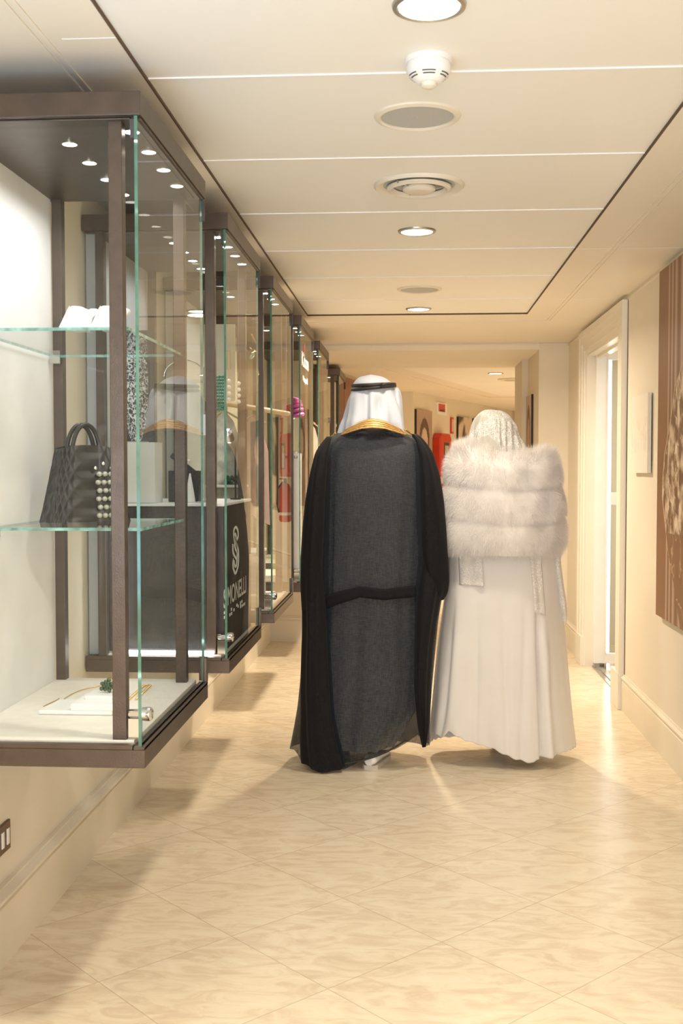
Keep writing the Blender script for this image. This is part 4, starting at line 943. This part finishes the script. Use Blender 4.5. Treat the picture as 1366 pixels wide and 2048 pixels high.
def body(parent, top, pel, sc, cy, cx, arms, head_c, head_turn=0., feet={-1: (-.105, -.02), 1: (.105, .02)}):
    """one continuous skinned figure; returns it"""
    V, E, RR = [], [], []
    def v(p, r): V.append(tuple(p)); RR.append(r); return len(V) - 1
    def chain(i, pts):
        for p, r in pts: j = v(p, r); E.append((i, j)); i = j
        return i
    P = lambda x, y, z: (cx + x * sc, cy + y * sc, z * sc)
    pv = v(P(0, 0, .93), .13 * sc)
    sp = chain(pv, [(P(0, .0, 1.08), .115 * sc), (P(0, 0, 1.24), .125 * sc), (P(0, -.01, 1.38), .11 * sc)])
    nk = chain(sp, [(P(0, 0, 1.47), .058 * sc), (P(0, .015, 1.53), .055 * sc)])
    hd = chain(nk, [(head_c - Vector((0, -.01, .05)) * sc, .075 * sc), (head_c + Vector((0, 0, .035)) * sc, .088 * sc), (head_c + Vector((0, 0, .08)) * sc, .06 * sc)])
    f = Vector((math.sin(head_turn), math.cos(head_turn), 0)); s_ = Vector((f.y, -f.x, 0))
    chain(nk + 1, [(head_c + f * .095 * sc - Vector((0, 0, .035)) * sc, .018 * sc), (head_c + f * .118 * sc - Vector((0, 0, .045)) * sc, .010 * sc)])      # nose
    chain(nk + 1, [(head_c + f * .085 * sc - Vector((0, 0, .095)) * sc, .028 * sc)])                                                                    # chin
    for q in (-1, 1): chain(nk + 2, [(head_c + s_ * q * .088 * sc - Vector((0, 0, .01)) * sc, .014 * sc), (head_c + s_ * q * .098 * sc - f * .01 * sc, .010 * sc)])   # ears
    for q in (-1, 1):
        fx, fy = feet[q]
        hip = chain(pv, [(P(q * .10, 0, .86), .095 * sc), (P(q * .05 + fx * .5, .01 + fy * .4, .66), .075 * sc), (P(fx, .03 + fy * .7, .48), .056 * sc), (P(fx, fy, .32), .052 * sc), (P(fx, fy - .02, .10), .034 * sc)])
        chain(hip, [(P(fx, fy + .01, .05), .030 * sc), (P(fx + q * .01, fy + .10, .035), .030 * sc), (P(fx + q * .015, fy + .15, .030), .018 * sc)])
        el, wr, fd, cd = arms[q]                              # elbow, wrist, finger direction, curl direction
        w_ = chain(sp, [(P(q * .13, 0, 1.385), .062 * sc), (P(q * .19, 0, 1.36), .052 * sc), (P(*(np.array([q * .19, 0, 1.36]) * .5 + np.array(el) * .5)), .043 * sc), (P(*el), .038 * sc),
                        (P(*(np.array(el) * .5 + np.array(wr) * .5)), .035 * sc), (P(*wr), .024 * sc)])
        fd = Vector(fd).normalized(); cd = Vector(cd).normalized(); sd = fd.cross(cd); W_ = Vector(P(*wr))
        pm = chain(w_, [(W_ + fd * .045 * sc, .026 * sc), (W_ + fd * .075 * sc, .024 * sc)])
        for k, L in enumerate((.070, .080, .074, .058)):
            o_ = sd * (k - 1.5) * .021 * sc; b0 = W_ + fd * .09 * sc + o_
            chain(pm, [(b0, .0105 * sc), (b0 + (fd + cd * .35) * L * .42 * sc, .009 * sc), (b0 + (fd + cd * .35) * L * .42 * sc + (fd * .6 + cd) * L * .33 * sc, .0085 * sc), (b0 + (fd * .9 + cd * 1.5) * L * .5 * sc + cd * L * .22 * sc, .007 * sc)])
        b0 = W_ + fd * .03 * sc - sd * .03 * sc
        chain(w_, [(b0, .013 * sc), (b0 + (fd * .8 - sd * .5) * .035 * sc, .011 * sc), (b0 + (fd * 1.5 - sd * .5 + cd * .4) * .042 * sc, .009 * sc)])
    me = bpy.data.meshes.new('body'); me.from_pydata(V, E, []); o = bpy.data.objects.new('body', me); COL.objects.link(o)
    o.parent = parent; me.transform(Matrix.Translation(-wpos(parent)))
    me.materials.append(M['skin'])
    sk = o.modifiers.new('skin', 'SKIN'); su = o.modifiers.new('sub', 'SUBSURF'); su.levels = 2; su.render_levels = 2
    sk.use_smooth_shade = True
    ly = me.skin_vertices[0] if me.skin_vertices else None
    if ly is None:
        bpy.context.view_layer.objects.active = o
        ly = me.skin_vertices[0]
    for i, r in enumerate(RR): ly.data[i].radius = (r, r)
    ly.data[0].use_root = True
    return o

# ------------------------------------------------------------------ the man in the black cloak
MX = -.178; MY = 5.15
man = thing('person', 'person seen from behind in a sheer black cloak, white headscarf and black cord ring, walking', 'person', (MX, MY, 0))
arms = {-1: ((-.30, .02, 1.12), (-.20, .20, 1.02), (.4, .9, .0), (.6, -.3, -.5)), 1: ((.30, .02, 1.12), (.26, .14, .98), (-.1, .7, -.5), (-.6, -.2, -.5))}
body(man, 1.80, .93, 1.02, MY, MX, arms, Vector((MX - .005, MY + .03, 1.665)), feet={-1: (-.155, .10), 1: (.006, -.0)})
def noise_fold(seed, amp, ks, zf=3.0, grow=1.0, ztop=1.5):
    rg = np.random.default_rng(seed); ph = rg.random((len(ks), 3)) * 6.28; am = rg.random(len(ks)) * .6 + .7
    def f(A, Z, X):
        r = 0
        for k, (p, a) in zip(ks, zip(ph, am)): r = r + a * np.sin(k * A + p[0] + .8 * np.sin(zf * Z + p[1]) + .25 * np.sin(zf * 2.7 * Z + p[2]))
        return amp * r / len(ks) ** .5 * (1 - grow + grow * np.clip((ztop - Z) / ztop, 0, 1))
    return f
TH = pxrows([(872, 705, 790, MY, .07), (882, 672, 826, MY, .11), (905, 662, 840, MY, .135), (960, 655, 843, MY, .145), (1080, 656, 838, MY, .14), (1200, 655, 838, MY, .145),
             (1320, 650, 842, MY, .155), (1400, 645, 836, MY, .16), (1440, 648, 815, MY, .155), (1488, 655, 785, MY, .15)], MY)
garment('long_robe', TH, M['thobe'], man, fold=noise_fold(3, .014, (5, 9, 13), 2.0, .8))
# bisht: sheer outer cloak
BI = pxrows([(862, 700, 795, MY, .085), (868, 672, 815, MY, .115), (876, 655, 832, MY, .14), (890, 641, 850, MY, .165), (915, 630, 864, MY, .180), (960, 619, 876, MY, .185), (1000, 612, 884, MY, .185),
             (1060, 606, 888, MY, .185), (1120, 602, 888, MY, .185), (1180, 602, 884, MY, .19), (1240, 604, 874, MY, .19), (1300, 604, 868, MY, .195), (1360, 602, 862, MY, .20),
             (1410, 598, 858, MY, .205), (1450, 592, 857, MY, .205), (1500, 583, 856, MY, .20)], MY)
hx = [onY(x, y, 4.96) for x, y in ((583, 1510), (600, 1530), (640, 1538), (690, 1537), (720, 1521), (760, 1509), (790, 1500), (815, 1488), (835, 1476), (848, 1490), (860, 1492))]
HX = np.array([p.x for p in hx]); HZ = np.array([max(p.z, .006) for p in hx])
def man_hem(X, A): back = np.clip(-np.sin(A) * 1.5 + .3, 0, 1); return np.interp(X, HX, HZ) * back + .05 * (1 - back)
bfold = noise_fold(8, .010, (3, 5, 9, 14), 2.8, .8)
garment('cloak', BI, M['sheer'], man, nr=110, na=200, fold=bfold, hem=man_hem, ex=2.3)
# black hem band and seam band across the back
def back_surface(x, z, rows, out=.004, ex=2.3, fold=None):
    R_ = np.array(rows)[::-1]; xl = np.interp(z, R_[:, 0], R_[:, 1]); xr = np.interp(z, R_[:, 0], R_[:, 2]); cy = np.interp(z, R_[:, 0], R_[:, 3]); b = np.interp(z, R_[:, 0], R_[:, 4])
    hw = (xr - xl) / 2; u = min(max((x - (xl + xr) / 2) / hw, -.999), .999); ca = math.copysign(abs(u) ** (ex / 2), u); sa = -math.sqrt(max(0, 1 - ca * ca))
    d_ = 0
    if fold is not None: A = math.atan2(sa, ca) % (2 * math.pi); d_ = float(fold(np.array(A), np.array(z), 0))
    return Vector((x, cy + (b + d_) * -abs(sa) ** (2 / ex) - out, z))
def band(name, top, bot, m, parent, rows, n=40, out=.006, th=.003, ex=2.3, fold=None, nv=4):
    """strip on the back surface between two pixel polylines"""
    vs = []; tx, ty = zip(*top); bx_, by = zip(*bot)
    for i in range(n + 1):
        u = i / n; a = (np.interp(u, np.linspace(0, 1, len(tx)), tx), np.interp(u, np.linspace(0, 1, len(ty)), ty)); b = (np.interp(u, np.linspace(0, 1, len(bx_)), bx_), np.interp(u, np.linspace(0, 1, len(by)), by))
        for k in range(nv + 1):
            t_ = k / nv; X_, Y_ = a[0] * (1 - t_) + b[0] * t_, a[1] * (1 - t_) + b[1] * t_
            p = onY(X_, Y_, MY - .17)
            vs.append(back_surface(p.x, p.z, rows, out, ex, fold))
    fs = [(i * (nv + 1) + k, (i + 1) * (nv + 1) + k, (i + 1) * (nv + 1) + k + 1, i * (nv + 1) + k + 1) for i in range(n) for k in range(nv)]
    o = MB().add(vs, [f[::-1] for f in fs]).build(name, m, parent, True); s_ = o.modifiers.new('thick', 'SOLIDIFY'); s_.thickness = th; s_.offset = 1; return o
band('seam_band', [(652, 1190), (680, 1181), (720, 1172), (770, 1177), (832, 1170)], [(656, 1216), (680, 1207), (720, 1194), (770, 1199), (832, 1194)], M['dense'], man, BI, fold=bfold)
# layered side drapes and sleeves
SF = noise_fold(21, .007, (3, 5, 8), 4.0, .3)
garment('sleeve', pxrows([(873, 655, 664, MY - .02, .03), (880, 649, 664, MY - .02, .07), (889, 641, 663, MY - .02, .11), (905, 631, 662, MY - .03, .15), (950, 620, 661, MY - .03, .175), (1000, 611, 659, MY - .03, .185), (1060, 605, 657, MY - .03, .19), (1120, 601, 655, MY - .03, .19), (1170, 601, 654, MY - .03, .19), (1215, 604, 652, MY - .03, .17)], MY - .05),
        M['dense'], man, 60, 70, fold=SF, ex=2.2)
garment('sleeve', pxrows([(868, 826, 833, MY - .02, .03), (875, 827, 842, MY - .02, .07), (886, 830, 851, MY - .02, .11), (905, 833, 864, MY - .02, .15), (950, 833, 878, MY - .02, .17), (1000, 833, 886, MY - .02, .175), (1060, 834, 892, MY - .02, .175), (1120, 838, 896, MY - .02, .165), (1160, 845, 898, MY - .02, .15), (1185, 858, 895, MY - .02, .11), (1200, 866, 886, MY - .02, .05)], MY - .05),
        M['dense'], man, 60, 70, fold=noise_fold(22, .006, (3, 5, 8), 5, .2), ex=2.2)
DL = pxrows([(1110, 606, 652, MY - .04, .15), (1195, 605, 655, MY - .06, .155), (1260, 608, 657, MY - .08, .155), (1320, 607, 660, MY - .09, .155), (1380, 607, 664, MY - .11, .15), (1430, 608, 668, MY - .12, .14), (1480, 607, 678, MY - .13, .13), (1510, 608, 686, MY - .14, .12), (1536, 610, 691, MY - .14, .12)], MY - .12)
hx2 = [onY(x, y, 4.89) for x, y in ((608, 1535), (625, 1541), (640, 1546), (670, 1543), (692, 1541))]
H2X = np.array([p.x for p in hx2]); H2Z = np.array([max(p.z, .004) for p in hx2])
garment('side_drape', DL, M['dense'], man, 70, 80, fold=noise_fold(23, .010, (3, 6, 9), 3, .6), hem=lambda X, A: np.interp(X, H2X, H2Z), ex=2.2)
DR = pxrows([(1110, 836, 884, MY - .01, .15), (1180, 829, 884, MY - .035, .15), (1240, 828, 872, MY - .05, .15), (1300, 827, 864, MY - .06, .14), (1360, 828, 860, MY - .07, .13), (1410, 832, 858, MY - .08, .11), (1450, 836, 856, MY - .09, .08), (1480, 842, 852, MY - .09, .04), (1492, 846, 849, MY - .09, .015)], MY - .08)
garment('side_drape', DR, M['dense'], man, 60, 60, fold=noise_fold(24, .006, (3, 6, 9), 3, .5), ex=2.2)
# rolled hem
hem_pts = [onY(x, y - 3, 4.945) for x, y in ((690, 1531), (720, 1525), (760, 1513), (790, 1499), (812, 1487))]
hem_pts = [Vector(tuple(p)) for p in catmull([back_surface(p.x, max(p.z, .01), BI, .004) for p in hem_pts], 6)]
MB().tube(hem_pts, .0045, 8).build('hem', M['agal'], man, True)
# collar: flat gold braid round the neckline, with gold edges running forward over the shoulders
def collar_pt(u, v):        # u -1..1 left to right, v 0 inner edge .. 1 outer edge
    xi = -.178 + .125 * u * (1 - .0 * v) + (.028 * u * v); yb = -.128 - .022 * (1 - u * u) - .028 * v * (1 - u * u * .5)
    top = np.interp(abs(u), [0, .35, .7, 1], [1.608, 1.600, 1.582, 1.564]); bot = np.interp(abs(u), [0, .35, .7, 1], [1.566, 1.562, 1.548, 1.535])
    return Vector((xi, MY + yb + .045 * abs(u) ** 2.2, top * (1 - v) + bot * v))
nu, nv = 50, 6; vs = [collar_pt(i / nu * 2 - 1, j / nv) for j in range(nv + 1) for i in range(nu + 1)]
fs = [(j * (nu + 1) + i, (j + 1) * (nu + 1) + i, (j + 1) * (nu + 1) + i + 1, j * (nu + 1) + i + 1) for j in range(nv) for i in range(nu)]
o = MB().add(vs, fs).build('collar', M['goldcloth'], man, True); s_ = o.modifiers.new('thick', 'SOLIDIFY'); s_.thickness = .006
mb = MB()
for v_ in (.25, .5, .75): mb.tube([collar_pt(i / 40 * 2 - 1, v_) - Vector((0, .003, 0)) for i in range(41)], .0013, 6)
mb.build('collar_cord', M['gold'], o)
for pts in ([(671, 866), (664, 873), (655, 881), (643, 893)], [(811, 859), (818, 864), (827, 871), (840, 884)]):
    P3 = [onY(a, b, MY - .03 + .02 * k) for k, (a, b) in enumerate(pts)]
    MB().tube([Vector(tuple(p)) for p in catmull(P3, 5)], .005, 8).build('gold_edge', M['goldcloth'], man, True)
# headscarf, cord ring
HY = MY + .025
GH = pxrows([(750.5, 735, 750, HY, .015), (752.5, 722, 762, HY, .045), (757, 714, 773, HY, .068), (765, 707, 783, HY, .092), (773, 705, 787, HY, .100), (783, 702, 790, HY, .104), (797, 697, 797, HY - .005, .112),
             (815, 694, 803, HY - .01, .122), (832, 691, 806, HY - .015, .130), (847, 686, 807, HY - .02, .135), (862, 683, 808, HY - .02, .135)], HY)
def ghfold(A, Z, X):
    low = np.clip((1.755 - Z) / .20, 0, 1)
    vb = -np.exp(-((X - (-.205)) / .012) ** 2) * .012 * np.clip((1.75 - Z) / .04, 0, 1)
    tear = np.exp(-((X - (-.150 - .10 * (1.70 - Z) * .2)) / .026) ** 2 - ((Z - 1.655) / .05) ** 2) * -.026
    return low * .013 * (np.sin(7 * A + 2 + 6 * Z) + .6 * np.sin(12 * A + 9 * Z)) + np.where(np.sin(A) < 0, vb + tear, 0)
def ghem(X, A): return np.interp(X, [-.33, -.28, -.19, -.10, -.03], [1.545, 1.558, 1.575, 1.560, 1.545]) + np.where(np.sin(A) > .3, -.12, 0)
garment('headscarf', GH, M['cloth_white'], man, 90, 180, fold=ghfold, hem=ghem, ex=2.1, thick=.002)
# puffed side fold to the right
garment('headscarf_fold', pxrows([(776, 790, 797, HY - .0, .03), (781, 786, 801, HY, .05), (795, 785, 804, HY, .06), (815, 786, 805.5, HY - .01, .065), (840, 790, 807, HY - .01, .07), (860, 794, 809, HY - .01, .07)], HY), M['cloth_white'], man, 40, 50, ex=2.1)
def cordring(z0, tilt, r, rr):
    pts = []
    for k in range(48):
        a = 2 * math.pi * k / 48; pts.append(((-.181 + (r + .002) * math.cos(a)), HY + (r + .018) * math.sin(a), z0 + tilt * math.cos(a) + .008 * math.sin(a)))
    return MB().tube(pts, rr, 10, closed=True)
mb = cordring(1.772, .004, .0955, .0088); ag = mb.build('cord_ring', M['agal'], man, True)
cordring(1.758, .010, .098, .0075).build('cord_ring', M['agal'], man, True)
mb = MB(); mb.ball((-.132, HY - .113, 1.764), .013, 12, sc=(1.2, .8, .8)); mb.build('knot', M['agal'], ag, True)
# white shoes
def shoe(cx_, cy_, ang, z0=0):
    R = Matrix.Rotation(ang, 3, 'Z'); c = Vector((cx_, cy_, z0)); vs = []; nL, nA = 22, 20
    for i in range(nL + 1):
        u = i / nL; y = -.085 + .27 * u; w_ = np.interp(u, [0, .05, .25, .5, .75, .95, 1], [.018, .034, .036, .040, .046, .028, .008]); h = np.interp(u, [0, .05, .3, .5, .75, 1], [.050, .066, .068, .062, .045, .022])
        for k in range(nA):
            a = 2 * math.pi * k / nA; x_ = w_ * math.cos(a); z_ = .018 + (h - .018) * (.5 + .5 * math.sin(a)) if True else 0
            vs.append(c + R @ Vector((x_, y, z_)))
    fs = [(i * nA + k, i * nA + (k + 1) % nA, (i + 1) * nA + (k + 1) % nA, (i + 1) * nA + k) for i in range(nL) for k in range(nA)] + [tuple(range(nA))[::-1], tuple(nL * nA + k for k in range(nA))]
    s1 = MB().add(vs, [f[::-1] for f in fs]).build('shoe', M['shoe'], man, True)
    out = [(np.interp(u, [0, .05, .25, .5, .75, .95, 1], [.022, .036, .038, .040, .048, .030, .01]), -.09 + .28 * u) for u in np.linspace(0, 1, 14)]
    poly = [(a, b) for a, b in out] + [(-a, b) for a, b in out[::-1]]
    MB().prism(poly, lambda u, v, s: c + R @ Vector((u, v, s)), .0, .02).build('sole', M['sole'], s1)
shoe(-.172, 5.06, math.radians(-14)); shoe(-.336, 5.25, math.radians(4))

# ------------------------------------------------------------------ the woman in white
WX = .405; WY = 5.22
lady = thing('person', 'person seen from behind in a long ivory dress, white fur stole and lace veil', 'person', (WX, WY, 0))
arms = {-1: ((-.20, .06, 1.10), (-.06, .22, 1.12), (.9, .4, .1), (.2, -.6, -.3)), 1: ((.20, .06, 1.10), (.06, .24, 1.08), (-.9, .4, .1), (-.2, -.6, -.3))}
body(lady, 1.65, .85, .93, WY + .02, WX, arms, Vector((WX - .01, WY + .02, 1.545)), head_turn=-.35, feet={-1: (.02, .10), 1: (.17, .0)})
DR_ = pxrows([(1060, 900, 1108, WY, .13), (1110, 894, 1116, WY, .15), (1150, 892, 1119, WY, .165), (1200, 886, 1122, WY, .175), (1250, 879, 1125, WY, .18), (1300, 873, 1129, WY, .19), (1350, 868, 1133, WY, .195), (1400, 864, 1137, WY, .20),
              (1450, 860, 1141, WY, .205), (1480, 859, 1144, WY, .205), (1512, 858, 1147, WY, .205)], WY)
hw_ = [onY(x, y, 5.04) for x, y in ((858, 1472), (872, 1477), (885, 1481), (892, 1470), (897, 1465), (915, 1474), (930, 1481), (950, 1487), (985, 1496), (1020, 1512), (1045, 1520), (1066, 1524), (1074, 1516), (1110, 1514), (1148, 1511))]
WHX = np.array([p.x for p in hw_]); WHZ = np.array([max(p.z, .004) for p in hw_])
def lady_hem(X, A): back = np.clip(-np.sin(A) * 2 + .4, 0, 1); return np.interp(X, WHX, WHZ) * back + .06 * (1 - back) + .003 * np.sin(40 * A)
def dfold(A, Z, X):
    g = np.clip((1.05 - Z) / 1.0, 0, 1); r = .010 * np.sin(5 * A + 1.2) + .0035 * np.sin(11 * A + 3 * Z) + .0018 * np.sin(19 * A + 5 * Z)
    r = r * (.25 + .9 * g)
    for x0, x1, d_ in ((.575, .600, .032), (.20, .135, .014), (.42, .44, .007), (.30, .29, .006), (.52, .50, .006)):      # deep vertical pleats (top x, hem x, depth)
        xx = x1 + (x0 - x1) * np.clip(Z / .75, 0, 1); r = r - d_ * np.exp(-((X - xx) / .012) ** 2) * np.clip((.80 - Z) / .3, 0, 1) * (np.sin(A) < 0)
        r = r + d_ * .6 * np.exp(-((X - xx - .03) / .022) ** 2) * np.clip((.80 - Z) / .3, 0, 1) * (np.sin(A) < 0)
    return r
garment('dress', DR_, M['dress'], lady, 130, 280, fold=dfold, hem=lady_hem, ex=2.15, thick=.0015)
def lbs(x, z, out): return back_surface(x, z, DR_, out, 2.15)
def lpanel(name, top, bot, m, out, nv=16):
    vs = []; n = 14
    for i in range(n + 1):
        u = i / n
        for k in range(nv + 1):
            t_ = k / nv; X_ = (top[0][0] * (1 - u) + top[1][0] * u) * (1 - t_) + (bot[0][0] * (1 - u) + bot[1][0] * u) * t_; Y_ = (top[0][1] * (1 - u) + top[1][1] * u) * (1 - t_) + (bot[0][1] * (1 - u) + bot[1][1] * u) * t_
            p = onY(X_, Y_, WY - .17); vs.append(lbs(p.x, p.z, out + .003 * math.sin(u * 9)))
    fs = [(i * (nv + 1) + k, i * (nv + 1) + k + 1, (i + 1) * (nv + 1) + k + 1, (i + 1) * (nv + 1) + k) for i in range(n) for k in range(nv)]
    o = MB().add(vs, [f[::-1] for f in fs]).build(name, m, lady, True); s_ = o.modifiers.new('thick', 'SOLIDIFY'); s_.thickness = .002; return o
lpanel('lace_tail', ((918, 1095), (964, 1095)), ((920, 1172), (968, 1174)), M['lacepanel'], .005); lpanel('lace_tail', ((1060, 1095), (1082, 1095)), ((1070, 1228), (1092, 1232)), M['lacepanel'], .006)
garment('lace_sleeve', pxrows([(1095, 1100, 1118, WY - .02, .05), (1130, 1104, 1121, WY - .02, .06), (1170, 1110, 1126, WY - .02, .06), (1200, 1114, 1131, WY - .02, .05), (1225, 1120, 1133, WY - .02, .04), (1243, 1124, 1132, WY - .02, .02)], WY), M['lacepanel'], lady, 40, 40)
# fur stole in three padded rows
ST = [(893, 940, 985, WY - .03, .07), (899, 914, 1090, WY - .03, .13), (908, 903, 1108, WY - .03, .155), (930, 897, 1115, WY - .03, .175), (968, 893, 1118, WY - .03, .185), (1000, 889, 1121, WY - .03, .19), (1035, 887, 1122, WY - .03, .195),
      (1070, 889, 1123, WY - .03, .19), (1092, 893, 1119, WY - .03, .18), (1106, 900, 1112, WY - .03, .168)]
def stfold(A, Z, X):
    zc = Z - .012 * np.sin(2 * A + 1)
    r = 0
    for z0 in (1.295, 1.140): r = r - .0065 * np.exp(-((zc - z0) / .012) ** 2)
    for z0, h in ((1.37, .075), (1.215, .075), (1.06, .07)): r = r + .0045 * np.clip(1 - ((zc - z0) / h) ** 2, 0, 1)
    return r + .006 * np.sin(5 * A + 8 * Z) + .004 * np.sin(11 * A - 14 * Z)
STR = pxrows(ST, WY)
st, G = garment('fur_stole', STR, M['fur'], lady, 110, 240, fold=stfold, ex=2.4, cap_top=False)
# shape the top edge: high on the left, dipping behind the neck, high at the right
def sttop(P):
    x = P[..., 0]; zt = np.interp(x, [.16, .21, .27, .33, .40, .46, .53, .60, .66, .69], [-.02, .012, .014, .002, -.012, -.016, -.012, .000, .004, -.02])
    w_ = np.clip((P[..., 2] - 1.36) / .10, 0, 1); P = P.copy(); P[..., 2] += zt * w_ * 1.3; return P
G = sttop(G); base_w = wpos(st); co = (G.reshape(-1, 3) - np.array(base_w)); st.data.vertices.foreach_set('co', co.ravel().astype(np.float32)); st.data.update()
# fur strands as real tapered blades
nrw, ncl = G.shape[:2]; K = 70000
gi = RNG.random(K) * (nrw - 1.001); gj = RNG.random(K) * ncl
i0 = gi.astype(int); j0 = gj.astype(int) % ncl; fi = (gi - i0)[:, None]; fj = (gj - gj.astype(int))[:, None]; j1 = (j0 + 1) % ncl
Pp = (G[i0, j0] * (1 - fi) + G[i0 + 1, j0] * fi) * (1 - fj) + (G[i0, j1] * (1 - fi) + G[i0 + 1, j1] * fi) * fj
du = G[i0, j1] - G[i0, j0]; dvv = G[i0 + 1, j0] - G[i0, j0]; nn = np.cross(dvv, du)
cen = np.array([WX, WY - .03, 0]); out = Pp - cen; out[:, 2] = 0; sg = np.sign((nn * out).sum(1)); sg[sg == 0] = 1; nn = nn * sg[:, None]
nn /= np.linalg.norm(nn, axis=1)[:, None] + 1e-9
topw = np.clip((Pp[:, 2] - 1.38) / .07, 0, 1)[:, None]
clump = np.stack([np.sin(Pp[:, 0] * 60 + Pp[:, 2] * 45), np.sin(Pp[:, 1] * 55 + 2), np.sin(Pp[:, 2] * 60 + Pp[:, 0] * 40 + 1)], 1) * .18
dirv = nn * .85 + np.array([0, 0, -.55]) * (1 - topw) + np.array([0, 0, .9]) * topw + RNG.normal(0, .25, (K, 3)) + clump
dirv /= np.linalg.norm(dirv, axis=1)[:, None]; Ln = (.014 + .016 * RNG.random(K))[:, None]
side = np.cross(dirv, nn + RNG.normal(0, .4, (K, 3))); side /= np.linalg.norm(side, axis=1)[:, None] + 1e-9; wd_ = .00055
mid = Pp + dirv * Ln * .55; tip = Pp + dirv * Ln * (1 + .5 * topw) + (np.array([0, 0, -.006]) * (1 - topw)); Pb = Pp - nn * .003
fv = np.stack([Pb - side * wd_, Pb + side * wd_, mid + side * wd_ * .75, mid - side * wd_ * .75, tip], 1).reshape(-1, 3)
idx = np.arange(K)[:, None] * 5; faces = np.concatenate([np.concatenate([idx, idx + 1, idx + 2], 1), np.concatenate([idx, idx + 2, idx + 3], 1), np.concatenate([idx + 3, idx + 2, idx + 4], 1)]).astype(np.int32)
fm = bpy.data.meshes.new('fur_pile'); fm.vertices.add(len(fv)); fm.vertices.foreach_set('co', (fv - np.array(base_w)).ravel().astype(np.float32))
fm.loops.add(faces.size); fm.loops.foreach_set('vertex_index', faces.ravel()); fm.polygons.add(len(faces)); fm.polygons.foreach_set('loop_start', np.arange(0, faces.size, 3, dtype=np.int32))
fm.polygons.foreach_set('loop_total', np.full(len(faces), 3, dtype=np.int32)) if hasattr(fm.polygons[0], 'loop_total') and False else None
fm.update(calc_edges=True); fm.validate(); fm.materials.append(M['fur'])
fo = bpy.data.objects.new('fur_pile', fm); COL.objects.link(fo); fo.parent = st; fo['kind'] = 'stuff'
# hair and lace veil
HX_, HYW = .395, WY + .0
MB().ball((HX_ - .012, HYW + .01, 1.545), .102, 24, sc=(.93, 1, 1.13)).build('hair', M['hair'], lady, True)
MB().ball((HX_ - .075, HYW - .035, 1.50), .030, 14, sc=(.9, 1, 1.2)).build('hair_lock', M['hair'], lady, True)
VE = pxrows([(819.5, 972, 990, HYW, .015), (822, 965, 1005, HYW, .045), (828, 957, 1015, HYW, .072), (838, 948, 1024, HYW, .092), (850, 943, 1031, HYW, .105), (865, 939, 1036, HYW, .112), (880, 938, 1041, HYW, .116), (895, 941, 1045, HYW - .005, .118), (908, 948, 1049, HYW - .01, .118), (925, 952, 1050, HYW - .01, .115)], HYW)
def vfold(A, Z, X):
    g = np.clip((1.63 - Z) / .12, 0, 1)
    return g * (.0035 * np.sin(14 * A + 3 + 5 * Z) + .005 * np.sin(9 * A + 10 * Z) + .006 * np.sin(30 * (X - .42) / .11 * .8 + 4 * Z) * (X > .40)) + .001 * np.sin(25 * A + 30 * Z)
garment('lace_veil', VE, M['lace'], lady, 80, 200, fold=vfold, ex=2.05, thick=.001)
# pale shoes under the hem
for sx, sy in ((.02, .12), (.158, .02)):
    MB().ball((WX + sx, WY + sy, .045), .045, 14, sc=(.85, 1, .9)).build('shoe_heel', M['shoe'], lady, True)
